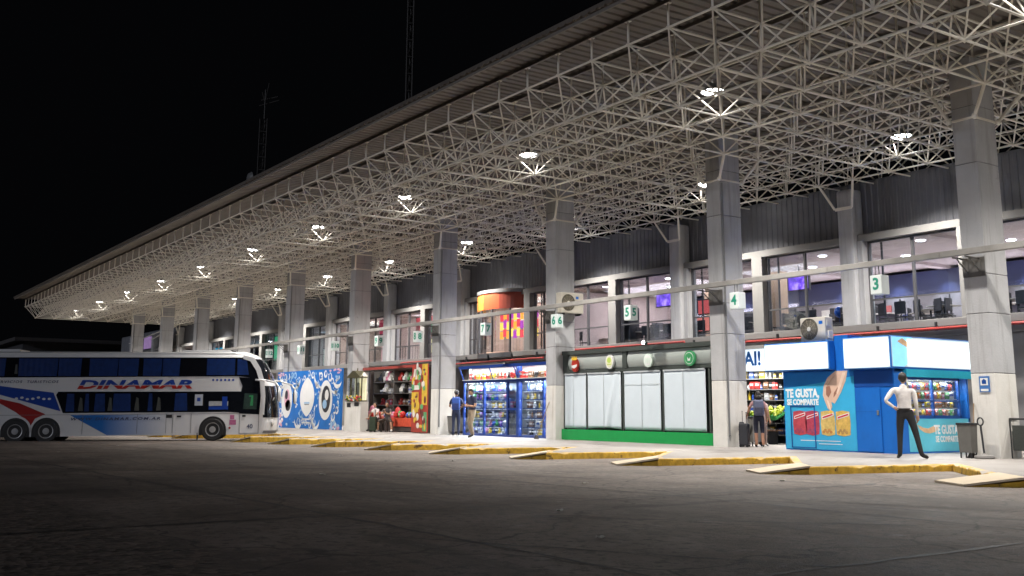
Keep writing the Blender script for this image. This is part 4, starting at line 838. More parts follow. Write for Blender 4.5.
t = thing('stall_counter', 'low counter with red cloth in front of the souvenir stall shelves', 'counter', (-43, 23.2, 0)); b = MB(); b.box(-46.4, -40.6, 22.85, 23.5, .05, .58); b.build('counter_body', dk, t); b = MB(); b.box(-46.45, -40.55, 22.82, 23.52, .58, .62); b.box(-43.4, -41.2, 22.82, 22.85, .25, .58); b.box(-46.2, -44.6, 22.82, 22.85, .3, .58); b.build('red_cloth', mat('red_cloth', (.55, .07, .03), .7, var=.3, scale=9), t)
shelf_row((-46.2, 23.15, 0), (-40.8, 23.15, 0), .62, .3, ['toy', 'ball', 'bag', 'backpack'], ['red', 'green', 'blue', 'red', 'white', 'pink'], 'on the red clothed counter of the souvenir stall', 0, 1.35, .06)
# ------------------------------------------------------------------ glass shrine on a white pedestal
t = thing('glass_shrine', 'glass lantern shaped shrine with flowers on a white pedestal by the column', 'shrine', (-45.1, 21.95, 0))
b = MB(); b.prism([(-46.0, 0), (-44.3, 0), (-44.3, 1.36), (-46.0, 1.36)], 'xz', 21.7, 22.1); b.build('pedestal', whitew, t)
b = MB(); b.box(-45.75, -45.35, 21.69, 21.70, 1.1, 1.3); b.box(-44.95, -44.5, 21.69, 21.70, 1.15, 1.33); b.build('niche', darkm, t)
gd = mat('shrine_frame', (.14, .13, .08), .4, .6); b = MB()
for x in (-45.72, -45.38, -44.82, -44.5): b.box(x - .025, x + .025, 21.68 if -45.6 < x < -44.6 else 21.8, 21.73 if -45.6 < x < -44.6 else 21.85, 1.40, 2.5)
b.box(-45.75, -44.45, 21.66, 22.1, 1.36, 1.42); b.box(-45.75, -44.45, 21.66, 22.1, 2.46, 2.52); b.prism([(-45.78, 2.52), (-44.42, 2.52), (-45.0, 2.80), (-45.2, 2.80)], 'xz', 21.66, 22.1); b.tube((-45.1, 21.88, 2.8), (-45.1, 21.88, 2.92), .03); b.build('frame', gd, t)
b = MB(); b.box(-45.7, -44.5, 21.70, 21.705, 1.42, 2.46); b.build('pane', glass, t)
b = MB(); b.box(-45.7, -44.5, 22.04, 22.08, 1.42, 2.46); b.build('lit_back', mat('shrine_back', (.6, .55, .4), .6, var=.5, scale=4, emit=(.8, .72, .45), es=.6), t)
b = MB(); b.rev([(.14, 1.42), (.15, 1.5), (.11, 1.7), (.13, 1.95), (.08, 2.1), (.07, 2.2), (0, 2.28)], (-45.0, 21.9, 0), 12); b.build('pale_figure', mat('figure_cream', (.7, .66, .5), .5), t, smooth=True)
fl = [mat('flower_' + n, c, .6, var=.2) for n, c in (('yellow', (.65, .48, .05)), ('red', (.5, .05, .06)), ('green', (.05, .16, .05)), ('white', (.7, .7, .65)))]; b = MB()
for k in range(70): b.ell((random.uniform(-45.95, -44.25), random.uniform(21.6, 21.72), 1.40 + random.uniform(0, .22)), .045, .045, .045, 6, 4, random.choice((0, 0, 1, 2, 2, 3)))
b.build('flowers', fl, t)
# ------------------------------------------------------------------ mural wall
mblue = mat('mural_blue', (.01, .14, .48), .6, var=.2, scale=1.5); mwhite = mat('mural_white', (.72, .72, .72), .6, var=.06); mpink = mat('mural_pink', (.62, .35, .45), .6, var=.2, scale=5); mblack = mat('mural_black', (.03, .03, .04), .6); mlb = mat('mural_pale_blue', (.28, .45, .66), .6, var=.2)
t = thing('mural_wall', 'blue painted mural wall with white ovals and scrolls behind the coach front', 'mural wall', (-51, 21.85, 0)); Y = 21.84
b = MB(); b.prism([(-54.95, .02), (-46.75, .02), (-46.75, 2.98), (-54.95, 2.98)], 'xz', Y, Y + .10); b.build('wall', mblue, t)
b = MB()
def oval(cx, cz, rx, rz, layer, mi, n=28, e=1.0): b.prism([(cx + rx * math.copysign(abs(math.cos(2 * math.pi * i / n)) ** e, math.cos(2 * math.pi * i / n)), cz + rz * math.sin(2 * math.pi * i / n)) for i in range(n)], 'xz', Y - .004 * layer, Y - .004 * (layer - 1) - .0005, mi)
oval(-50.85, 1.62, .92, 1.0, 1, 0, e=1.5); oval(-53.55, 1.45, .72, .92, 1, 0); oval(-48.55, 1.45, .80, .98, 1, 0)
oval(-53.5, 1.55, .36, .5, 2, 1); oval(-53.35, 1.2, .36, .3, 2, 2); oval(-53.6, 1.75, .2, .24, 3, 2); oval(-48.5, 1.5, .52, .66, 2, 2); oval(-48.4, 1.7, .22, .26, 3, 0); oval(-48.62, 1.25, .25, .22, 3, 3)
b.box(-51.2, -50.5, Y - .008, Y - .0045, 1.28, 1.36, 3); b.box(-51.15, -50.55, Y - .008, Y - .0045, 1.22, 1.25, 2)
b.box(-51.4, -50.3, Y - .004, Y - .0005, .28, .36); b.box(-51.3, -50.4, Y - .004, Y - .0005, .45, .53)
def scroll(cx, cz, r, a0, a1, w, mi=0):
    n = 12; o_, i_ = [], []
    for k in range(n + 1):
        a = a0 + (a1 - a0) * k / n; ww = w * math.sin(math.pi * (k + .3) / (n + .6)); o_.append((cx + (r + ww) * math.cos(a), cz + (r + ww) * math.sin(a))); i_.append((cx + (r - ww) * math.cos(a), cz + (r - ww) * math.sin(a)))
    for k in range(n): b.prism([o_[k], o_[k + 1], i_[k + 1], i_[k]], 'xz', Y - .004, Y - .0005, mi)
rr = random.Random(3)
for (cx, cz, r, a0, a1, w) in ((-51.9, .55, .5, 3.3, 5.8, .09), (-49.7, .55, .5, 3.6, 6.1, .09), (-52.4, 2.7, .6, 4.4, 6.1, .09), (-49.4, 2.75, .6, 3.2, 4.9, .09), (-47.2, 2.7, .6, 3.6, 5.6, .1), (-54.3, 2.75, .6, 4.4, 6.2, .1), (-47.5, 2.3, .5, 3.9, 5.5, .08)): scroll(cx, cz, r, a0, a1, w)
for k in range(240):
    cx, cz = rr.uniform(-54.7, -47.0), rr.uniform(.15, 2.85)
    if any((cx - a) ** 2 / q ** 2 + (cz - c) ** 2 < 1.15 for a, c, q in ((-50.85, 1.6, .95), (-53.5, 1.45, .75), (-48.5, 1.45, .85))): continue
    if rr.random() < .5: scroll(cx, cz, rr.uniform(.08, .2), rr.uniform(0, 6), rr.uniform(6, 11), rr.uniform(.025, .06), rr.choice((0, 0, 3)))
    else: b.ell((cx, Y - .002, cz), rr.uniform(.03, .12), .0018, rr.uniform(.02, .08), 8, 5, rr.choice((0, 0, 3, 3)))
for k in range(26): b.ell((rr.uniform(-54.9, -54.0), Y - .003, rr.uniform(.1, .7)), rr.uniform(.06, .18), .003, rr.uniform(.05, .14), 8, 5, rr.choice((1, 1, 0)))
for k in range(12): b.ell((rr.uniform(-48.0, -46.9), Y - .003, rr.uniform(.05, .4)), rr.uniform(.06, .18), .003, rr.uniform(.05, .12), 8, 5, rr.choice((1, 3)))
for k in range(14): b.ell((rr.choice((rr.uniform(-54.8, -53.8), rr.uniform(-48.2, -46.9))), Y - .003, rr.uniform(2.75, 2.94)), rr.uniform(.06, .2), .003, .05, 8, 5, 1)
b.build('painted_motifs', [mwhite, mpink, mblack, mlb], t)

# ------------------------------------------------------------------ air conditioners
acm = mat('air_conditioner_cream', (.56, .52, .44), .45, var=.1, scale=3)
def aircon(lb, loc, rz, w=.86, h=.70, d=.32):
    t = thing('air_conditioner', lb, 'air conditioner', loc, rz, 'outdoor air conditioner units', local=True)
    b = MB(); b.bbox(-w / 2, w / 2, -d / 2, d / 2, .05, h, .03); b.build('casing', acm, t)
    fx = -w / 2 + .31; b = MB(); b.rev([(.27, -d / 2 - .004), (.285, -d / 2 - .018), (.30, -d / 2 - .004)], (fx, 0, h * .54), 28, 'y', cap=False); b.prism([(fx + .27 * math.cos(a / 14 * math.pi), h * .54 + .27 * math.sin(a / 14 * math.pi)) for a in range(28)], 'xz', -d / 2 - .006, -d / 2 - .002); b.build('fan_recess', mat('fan_recess_brown', (.10, .085, .06), .6) if 'fan_recess_brown' not in bpy.data.materials else bpy.data.materials['fan_recess_brown'], t)
    b = MB()
    for r in (.07, .12, .17, .22): b.rev([(r, -d / 2 - .022), (r + .006, -d / 2 - .016), (r, -d / 2 - .012)], (fx, 0, h * .54), 24, 'y', cap=False)
    for a in range(10): an = a * math.pi / 5; b.tube((fx, -d / 2 - .016, h * .54), (fx + .27 * math.cos(an), -d / 2 - .016, h * .54 + .27 * math.sin(an)), .005, 4)
    g = b.build('fan_guard', mat('guard_tan', (.34, .30, .22), .5) if 'guard_tan' not in bpy.data.materials else bpy.data.materials['guard_tan'], t)
    b = MB(); b.rev([(.05, -d / 2 - .03), (.06, -d / 2 - .02)], (fx, 0, h * .54), 14, 'y'); b.build('fan_hub', creamm, t)
    b = MB(); b.box(fx + .34, fx + .46, -d / 2 - .006, -d / 2 - .001, h * .72, h * .84); b.build('blue_badge', kb, t)
    b = MB(); b.bbox(w / 2 - .002, w / 2 + .05, -.08, .1, .1, .32, .015); b.box(w / 2, w / 2 + .02, -.1, .05, .45, .6); b.build('valve_cover', creamm, t)
    b = MB(); b.box(-w / 2 + .1, -w / 2 + .15, -d / 2, d / 2, -.02, .05); b.box(w / 2 - .15, w / 2 - .1, -d / 2, d / 2, -.02, .05); b.build('feet', darkm, t); return t
aircon('cream air conditioner with a small blue badge standing on the roof of the blue kiosk', (-18.95, 23.1, 2.86), 0)
aircon('cream air conditioner hung on the side of the column by the number 6 sign', (-29.42, 22.55, 4.36), R(90), w=1.0, h=.78)

# ------------------------------------------------------------------ small things on the platform
def bin_(lb, loc, m, w=.42, h=.74):
    t = thing('litter_bin', lb, 'litter bin', loc, 0, 'grey litter bins', local=True)
    b = MB(); b.add([(x * k, y * k, z) for z, k in ((.12, .88), (h, 1.0)) for x, y in ((-w / 2, -w * .4), (w / 2, -w * .4), (w / 2, w * .4), (-w / 2, w * .4))], [(3, 2, 1, 0), (4, 5, 6, 7), (0, 1, 5, 4), (1, 2, 6, 5), (2, 3, 7, 6), (3, 0, 4, 7)]); b.build('body', m, t)
    b = MB(); b.bbox(-w / 2 - .015, w / 2 + .015, -w * .4 - .015, w * .4 + .015, h - .02, h + .03, .01); b.build('rim', darkm, t)
    for a in (-1, 1):
        for c in (-1, 1): b = MB(); b.tube((a * w * .38, c * w * .3, 0), (a * w * .38, c * w * .3, .14), .018); b.build('leg', darkm, t)
binm = mat('bin_grey', (.12, .115, .105), .6, var=.2); bin_('grey tapered litter bin on short legs between the blue kiosk and the near column', (-13.76, 21.70, 0), binm, .33, .74)
bin_('grey litter bin against the column behind the black suitcases', (-21.65, 23.25, 0), mat('bin_grey_pale', (.22, .21, .19), .6, var=.2), .60, .82); bin_('grey ribbed litter bin against the column beside the man with the blue backpack', (-37.95, 22.98, 0), mat('bin_grey_mid', (.17, .165, .15), .6, var=.2), 1.1, .72)
t = thing('mesh_basket', 'black mesh waste basket in an arched frame at the right edge by the near column', 'waste basket', (-12.95, 22.6, 0))
b = MB()
for x in (-13.22, -12.66): b.tube((x, 22.5, 0), (x, 22.5, .86), .022); b.tube((x, 22.5, .86), (x, 22.8, .86), .022)
b.tube((-13.22, 22.5, .86), (-12.66, 22.5, .86), .022); b.build('frame', darkm, t); b = MB(); b.box(-13.17, -12.71, 22.5, 22.8, .17, .72); b.build('basket', mat('mesh_basket_dark', (.045, .05, .045), .6, var=.5, scale=30), t)
t = thing('patio_stand', 'round grey base with a short black looped pole in front of the near column', 'stand', (-13.45, 21.75, 0)); b = MB(); b.rev([(.20, 0), (.215, .03), (.2, .07), (.06, .09), (.03, .12)], (-13.42, 21.75, 0), 20); b.build('base', mat('stand_concrete', (.22, .21, .20), .8), t, smooth=False)
b = MB(); b.tube((-13.42, 21.75, .1), (-13.46, 21.75, .72), .022, 8); n = 12
b.path([(-13.46 + .07 * math.cos(2 * math.pi * k / n), 21.75, .80 + .085 * math.sin(2 * math.pi * k / n)) for k in range(n + 1)], .016, 6); b.build('pole', darkm, t)
def broom(lb, p, q, nm='broom'):
    t = thing(nm, lb, 'broom', p); b = MB(); b.tube(p, q, .014, 8); b.build('handle', mat('broom_handle', (.25, .17, .10), .5) if 'broom_handle' not in bpy.data.materials else bpy.data.materials['broom_handle'], t); b = MB(); x, y, z = p
    b.add([(x - .03, y - .03, z + .14), (x + .03, y - .03, z + .14), (x + .03, y + .03, z + .14), (x - .03, y + .03, z + .14), (x - .11, y - .04, z), (x + .11, y - .04, z), (x + .11, y + .04, z), (x - .11, y + .04, z)], [(0, 1, 2, 3), (7, 6, 5, 4), (0, 4, 5, 1), (1, 5, 6, 2), (2, 6, 7, 3), (3, 7, 4, 0)]); b.build('bristles', mat('bristle_dark', (.05, .045, .04), .8), t)
broom('thin broom leaning upright on the front of the near column', (-13.74, 21.8, 0), (-13.76, 22.03, 1.2)); broom('thin broom leaning on the column between the gift shop and the snack bar', (-30.35, 21.75, 0), (-29.95, 22.02, 1.30))
t = thing('notice_plate', 'small blue and white notice plate on the front of the near column', 'notice', (-13.45, 22.04, 1.6)); b = MB(); b.box(-13.58, -13.34, 22.02, 22.045, 1.45, 1.80); b.build('plate', mat('notice_blue', (.05, .16, .42), .4, var=.05), t)
b = MB(); b.box(-13.55, -13.37, 22.015, 22.019, 1.60, 1.76); b.box(-13.55, -13.37, 22.015, 22.019, 1.47, 1.52); b.build('white_field', whitem, t); b = MB(); b.box(-13.51, -13.41, 22.011, 22.015, 1.63, 1.70); b.prism([(-13.52, 1.70), (-13.40, 1.70), (-13.46, 1.745)], 'xz', 22.011, 22.015); b.build('pictogram', kb2, t)
def suitcase(lb, loc, rz, m, w=.42, h=.66, d=.26, grp='black travel suitcases'):
    t = thing('suitcase', lb, 'suitcase', loc, rz, grp, local=True)
    b = MB(); b.bbox(-w / 2, w / 2, -d / 2, d / 2, .05, h, .04); b.build('shell', m, t); b = MB(); b.tube((-.1, .08, h - .02), (-.1, .08, h + .3), .01); b.tube((.1, .08, h - .02), (.1, .08, h + .3), .01); b.tube((-.11, .08, h + .3), (.11, .08, h + .3), .016); b.build('handle', darkm, t)
    b = MB(); [b.box(-w / 2 + .04, w / 2 - .04, -d / 2 - .006, -d / 2, z, z + .02) for z in (.2, .34, .48)]; b.build('front_ribs', darkm, t)
    for a in (-1, 1): b = MB(); b.rev([(.04, -.015), (.04, .015)], (a * w * .4, d * .35, .04), 10, 'x'); b.rev([(.04, -.015), (.04, .015)], (a * w * .4, -d * .35, .04), 10, 'x'); b.build('wheel', blackm, t)
sc1 = mat('suitcase_black', (.018, .018, .022), .5); suitcase('black wheeled suitcase nearest the woman with the grey backpack', (-21.12, 22.42, 0), R(-55), sc1); suitcase('charcoal suitcase behind the black one beside the column', (-21.55, 22.7, 0), R(-50), mat('suitcase_charcoal', (.035, .036, .04), .6), h=.70)
suitcase('dark green bag standing between the legs of the seated person', (-43.05, 21.75, 0), R(-35), mat('bag_dark_green', (.03, .045, .025), .8, var=.3), w=.52, h=.68, d=.3, grp='luggage at the souvenir stall')
def duffel(lb, loc, rz, m, sx=.3, sy=.2, sz=.2):
    t = thing('duffel_bag', lb, 'bag', loc, rz, 'bags heaped by the shrine', local=True); b = MB(); b.ell((0, 0, sz), sx, sy, sz, 14, 10); b.build('body', m, t, smooth=True); b = MB(); b.path([(-.12, 0, 2 * sz - .03), (-.06, 0, 2 * sz + .08), (.06, 0, 2 * sz + .08), (.12, 0, 2 * sz - .03)], .015); b.build('handle', darkm, t)
duffel('big navy duffel bag on the ground beside the shrine pedestal', (-45.0, 22.0, 0), .3, mat('bag_navy', (.02, .022, .05), .8, var=.3), .42, .25, .26); duffel('grey backpack lying on top of the navy duffel bag', (-45.0, 22.0, .5), .1, mat('bag_grey', (.09, .09, .095), .8, var=.3), .38, .22, .14)
t = thing('stool', 'plain dark stool under the seated person with bare legs', 'stool', (-43.0, 22.35, 0)); b = MB(); b.bbox(-43.3, -42.7, 22.2, 22.62, .42, .47, .012); b.build('seat', dk, t)
for x in (-43.25, -42.78):
    for y in (22.23, 22.56): b = MB(); b.box(x, x + .04, y, y + .04, 0, .42); b.build('leg', dk, t)
t = thing('stool', 'plain dark stool under the person in the white shirt by the shrine', 'stool', (-44.3, 22.5, 0)); b = MB(); b.bbox(-44.55, -44.05, 22.35, 22.75, .42, .47, .012); b.build('seat', dk, t)
for x in (-44.52, -44.12):
    for y in (22.38, 22.68): b = MB(); b.box(x, x + .04, y, y + .04, 0, .42); b.build('leg', dk, t)

# ------------------------------------------------------------------ people
def seg_dist(p, a, b):
    ab = b - a; t_ = max(0, min(1, (p - a).dot(ab) / max(1e-9, ab.dot(ab)))); return (p - (a + ab * t_)).length
PM = {}
def pm(n, c, r=.7): 
    if n not in PM: PM[n] = mat('cloth_' + n, c, r, var=.22, scale=7, bump=.8, bscale=11)
    return PM[n]
hairm = mat('hair_dark', (.02, .015, .012), .5, var=.3, scale=20)
def person(lb, loc, rz, shirt, pants, shoes, J=None, H=1.75, sleeves='short', legs='long', hair='short', skinc=None, build=1.0, group=None):
    """J overrides joints (local: x to the person's right, y forward, z up, for a 1.75 m figure)"""
    t = thing('person', lb, 'person', loc, rz, group, local=True); sk = skinc or skin
    P = dict(pelvis=(0, 0, .95), waist=(0, 0, 1.10), chest=(0, .01, 1.30), neck=(0, 0, 1.47), nape=(0, .01, 1.55),
             shr=(.185, -.01, 1.42), elr=(.235, -.03, 1.13), wrr=(.25, .06, .88), shl=(-.185, -.01, 1.42), ell=(-.235, -.03, 1.13), wrl=(-.25, .06, .88),
             hir=(.095, 0, .90), knr=(.10, .02, .50), anr=(.10, -.02, .09), tor=(.12, .17, .035), hil=(-.095, 0, .90), knl=(-.10, .02, .50), anl=(-.10, -.02, .09), tol=(-.12, .17, .035))
    P['head'] = None
    for k, v in (J or {}).items():
        if k in P: P[k] = v
    if P['head'] is None: P['head'] = (P['nape'][0], P['nape'][1] + .02, P['nape'][2] + .11)
    Rr = dict(pelvis=(.155, .115), waist=(.135, .10), chest=(.165, .115), neck=(.062, .06), nape=(.054, .056), shr=(.068, .066), elr=(.046, .046), wrr=(.032, .028), hir=(.095, .098), knr=(.066, .066), anr=(.048, .05), tor=(.042, .034))
    for k in ('shr', 'elr', 'wrr', 'hir', 'knr', 'anr', 'tor'): Rr[k[:-1] + 'l'] = Rr[k]
    E_ = [('pelvis', 'waist'), ('waist', 'chest'), ('chest', 'neck'), ('neck', 'nape'), ('chest', 'shr'), ('shr', 'elr'), ('elr', 'wrr'), ('chest', 'shl'), ('shl', 'ell'), ('ell', 'wrl'), ('pelvis', 'hir'), ('hir', 'knr'), ('knr', 'anr'), ('anr', 'tor'), ('pelvis', 'hil'), ('hil', 'knl'), ('knl', 'anl'), ('anl', 'tol')]
    names = [k for k in P if k != 'head']; me = bpy.data.meshes.new('person_body'); me.from_pydata([P[k] for k in names], [(names.index(a), names.index(b)) for a, b in E_], [])
    ob = bpy.data.objects.new('tmp', me); C.objects.link(ob); md = ob.modifiers.new('skin', 'SKIN'); md.use_smooth_shade = True
    sv = me.skin_vertices[0].data
    for i, k in enumerate(names):
        r = Rr[k]; f = build if k in ('pelvis', 'waist', 'chest', 'hir', 'hil', 'shr', 'shl') else 1
        sv[i].radius = (r[0] * f, r[1] * f); sv[i].use_root = (k == 'pelvis')
    sub = ob.modifiers.new('sub', 'SUBSURF'); sub.levels = 2; sub.render_levels = 2
    ev = bpy.data.meshes.new_from_object(ob.evaluated_get(bpy.context.evaluated_depsgraph_get())); bpy.data.objects.remove(ob)
    bm = bmesh.new(); bm.from_mesh(ev); bmesh.ops.bisect_plane(bm, geom=bm.verts[:] + bm.edges[:] + bm.faces[:], plane_co=(0, 0, P['pelvis'][2] + .06), plane_no=(0, 0, 1), dist=1e-5); bm.to_mesh(ev); bm.free()
    V = {k: Vector(v) for k, v in P.items()}
    part_of = {('chest', 'neck'): 0, ('neck', 'nape'): 1, ('chest', 'shr'): 0, ('chest', 'shl'): 0, ('shr', 'elr'): 0 if sleeves else 1, ('shl', 'ell'): 0 if sleeves else 1, ('elr', 'wrr'): 0 if sleeves == 'long' else 1, ('ell', 'wrl'): 0 if sleeves == 'long' else 1, ('pelvis', 'waist'): 0, ('waist', 'chest'): 0, ('pelvis', 'hir'): 2, ('pelvis', 'hil'): 2, ('hir', 'knr'): 2, ('hil', 'knl'): 2, ('knr', 'anr'): 2 if legs == 'long' else 1, ('knl', 'anl'): 2 if legs == 'long' else 1, ('anr', 'tor'): 3, ('anl', 'tol'): 3}
    mats = [shirt, sk, pants, shoes]
    ev.materials.clear(); [ev.materials.append(m) for m in mats]
    rad = lambda k: Rr[k][0]
    for f in ev.polygons:
        c = Vector(f.center); best = min(part_of, key=lambda e: seg_dist(c, V[e[0]], V[e[1]]) - .5 * (rad(e[0]) + rad(e[1]))); mi = part_of[best]
        if part_of[best] in (0, 2) and best[0] in ('pelvis', 'waist', 'hir', 'hil') and P['pelvis'][2] > .8: mi = 2 if c.z < V['pelvis'].z + .06 else 0
        if best in (('shr', 'elr'), ('shl', 'ell')) and sleeves == 'short':
            a, b = V[best[0]], V[best[1]]; 
            if (c - a).dot(b - a) / (b - a).length_squared > .62: mi = 1
        f.material_index = mi; f.use_smooth = True
    # head with nose, ears, brow and chin; hands with five fingers - joined into the body mesh
    b = MB(); hd = V['head']; look = Vector((J or {}).get('look', (0, 1, 0))).normalized(); sidev = Vector((look.y, -look.x, 0)).normalized(); upv = sidev.cross(look).normalized()
    def hp(s_, f_, u_): return hd + sidev * s_ + look * f_ + upv * u_
    tmp = MB(); tmp.ell((0, 0, 0), .076, .095, .118, 16, 12)
    vs = []
    for x, y, z in tmp.v:
        k = 1 - .28 * max(0, -z / .118) ** 1.5; vs.append(hp(x * k, (y * k + (.012 if z < 0 and y > 0 else 0)), z))
    b.add(vs, tmp.f, 0)
    def blob(s_, f_, u_, r, mi): 
        q = hp(s_, f_, u_); b.ell(q, r, r, r, 7, 5, mi)
    b.tube(hp(0, .088, .02), hp(0, .112, -.025), .008, 6, .016, mi=0); blob(0, .106, -.026, .015, 0)
    for s_ in (-1, 1):
        blob(s_ * .076, -.005, -.005, .02, 0); blob(s_ * .031, .083, .012, .011, 1); b.tube(hp(s_ * .048, .084, .034), hp(s_ * .016, .093, .034), .005, 5, mi=1)
    b.tube(hp(-.022, .089, -.058), hp(.022, .089, -.058), .006, 5, mi=2)
    for sd, el, wr in ((1, 'elr', 'wrr'), (-1, 'ell', 'wrl')):
        d = (V[wr] - V[el]).normalized(); hnd = Vector((J or {}).get('hand_r' if sd > 0 else 'hand_l', d)).normalized()
        a = Vector((0, 1, 0)) if abs(hnd.y) < .8 else Vector((1, 0, 0)); wv = (a - hnd * a.dot(hnd)).normalized(); cu = wv.cross(hnd) * sd
        w = V[wr]; b.tube(w - d * .02, w + hnd * .045, .028, 8, .036, mi=0); b.tube(w + hnd * .04, w + hnd * .095, .037, 8, .030, mi=0)
        for fi, (off, ln) in enumerate(((-.027, .062), (-.009, .075), (.009, .078), (.026, .070))):
            p0 = w + hnd * .085 + wv * off; p1 = p0 + hnd * ln * .55 + cu * .012; p2 = p1 + hnd * ln * .4 + cu * .03; b.tube(p0, p1, .0105, 6, .0095, mi=0); b.tube(p1, p2, .0095, 6, .007, mi=0)
        q0 = w + hnd * .03 + wv * .03; q1 = q0 + (hnd * .6 + wv * .7).normalized() * .045; q2 = q1 + (hnd * .9 + cu * .3).normalized() * .035; b.tube(q0, q1, .013, 6, .011, mi=0); b.tube(q1, q2, .011, 6, .008, mi=0)
    ho = b.build('tmp_head', [sk, hairm, mat('lip', (.35, .12, .10), .5) if 'lip' not in bpy.data.materials else bpy.data.materials['lip']], smooth=True)
    body = bpy.data.objects.new('body', ev); C.objects.link(body)
    bm = bmesh.new(); bm.from_mesh(ev); nb = len(bm.faces); bm.from_mesh(ho.data); bm.faces.ensure_lookup_table()
    mp = {0: 1, 1: 4, 2: 5}
    for f in bm.faces[nb:]: f.material_index = mp[f.material_index]; f.smooth = True
    bm.to_mesh(ev); bm.free(); ev.materials.append(hairm); ev.materials.append(bpy.data.materials['lip']); bpy.data.objects.remove(ho)
    body.parent = t
    h = MB(); tmp = MB(); tmp.ell((0, 0, 0), .088, .106, .112, 16, 12); vs = []
    for x, y, z in tmp.v:
        if z < -.02 and y > -.02: z = -.02 + (z + .02) * .1
        if y > .03 and z < .05: y = .03 + (y - .03) * .3; x *= .95
        vs.append(hp(x, y - .012, z + .022))
    h.add(vs, tmp.f)
    if hair == 'long':
        for k in range(9): a = math.pi * (.12 + .76 * k / 8); s_ = -math.cos(a) * .075; f_ = -math.sin(a) * .085; h.tube(hp(s_, f_, .0), hp(s_ * 1.15, f_ - .015, -.17), .035, 7, .03); h.tube(hp(s_ * 1.15, f_ - .015, -.17), hp(s_ * .8, f_ - .02, -.30), .03, 7, .012)
    if hair == 'cap': h.rev([(.02, .135), (.07, .12), (.098, .06), (.102, .03)], hd, 16, mi=1); q = hp(0, .14, .045); h.ell(q, .07, .06, .010, 12, 6, 1)
    h.build('hair', [hairm, pm('cap_grey', (.12, .12, .13))], t, smooth=True)
    t.scale = (H / 1.75,) * 3; return t
navy = pm('navy', (.02, .028, .07)); blk = pm('black_trouser', (.012, .012, .014)); wsh = pm('white_shirt', (.72, .68, .66)); khaki = pm('khaki', (.34, .27, .19)); shoeb = pm('shoe_black', (.012, .011, .01), .35); shoew = pm('shoe_white', (.65, .63, .6))
# the man in the white shirt, seen from behind, one hand on his hip
hr = math.atan2(.82, -.57) - math.pi / 2
person('person in a white shirt and black trousers, hand on hip, facing the blue kiosk', (-14.13, 20.0, 0), hr, wsh, blk, shoeb, dict(
    shl=(-.20, -.01, 1.43), ell=(-.37, -.11, 1.19), wrl=(-.19, -.03, 1.05), hand_l=(.7, .3, -.5), shr=(.20, -.01, 1.41), elr=(.232, -.04, 1.13), wrr=(.245, .07, .87), waist=(0, 0, 1.10), pelvis=(.0, 0, .95),
    hil=(-.09, 0, .91), knl=(-.12, .03, .50), anl=(-.14, -.03, .09), tol=(-.19, .15, .035), hir=(.10, 0, .90), knr=(.20, .0, .50), anr=(.28, -.06, .09), tor=(.40, .06, .035), look=(.15, 1, .1)), H=1.82, sleeves='long')
man = bpy.data.objects['person']; b = MB(); b.rev([(.150, 1.000), (.154, 1.002), (.154, 1.036), (.150, 1.038)], (0, 0, 0), 22, cap=False)
b.v = [(x, y * .78, z) for x, y, z in b.v]; b.build('belt', mat('belt_leather', (.02, .014, .010), .4), man); b = MB(); b.rev([(.066, 1.465), (.074, 1.47), (.066, 1.512), (.060, 1.512)], (0, .003, 0), 16, cap=False); b.build('collar', wsh, man)
# woman with a backpack and suitcase
pw = person('person in a pink top and dark shorts seen from behind with a grey backpack', (-20.95, 22.85, 0), hr + .15, pm('pink_top', (.50, .28, .28)), pm('dark_shorts', (.02, .02, .035)), shoeb, dict(ell=(-.30, .06, 1.2), wrl=(-.36, .12, 1.02), knr=(.10, .02, .50), anr=(.11, -.05, .09)), H=1.55, sleeves='short', legs='short', hair='long', skinc=mat('skin_bronze', (.40, .20, .12), .5, var=.05))
def backpack(lb, loc, rz, m, m2, sc=1.0):
    t = thing('backpack', lb, 'backpack', loc, rz, local=True); b = MB(); b.bbox(-.16, .16, -.11, .09, -.24, .24, .06); b.build('bag', m, t, smooth=True); b = MB(); b.bbox(-.12, .12, -.16, -.10, -.20, .02, .025); b.build('front_pocket', m2, t)
    b = MB()
    for s_ in (-1, 1): b.path([(s_ * .10, .08, .22), (s_ * .12, .15, .26), (s_ * .14, .22, .12), (s_ * .13, .12, -.18)], .02, 6)
    b.build('straps', m2, t); t.scale = (sc,) * 3; return t
vd = Vector((-math.sin(hr + .15), math.cos(hr + .15))); backpack('grey blue backpack on the back of the person in the pink top', (-20.95 - vd.x * .19, 22.85 - vd.y * .19, 1.10), hr + .15, pm('pack_slate', (.10, .11, .17)), pm('pack_dark', (.05, .05, .08)), .92)
person('person in a pale top and pale trousers just behind the one with the backpack', (-21.42, 23.5, 0), hr - .3, pm('pale_top', (.55, .42, .38)), pm('pale_trouser', (.50, .36, .28)), shoew, None, H=1.48, hair='long')
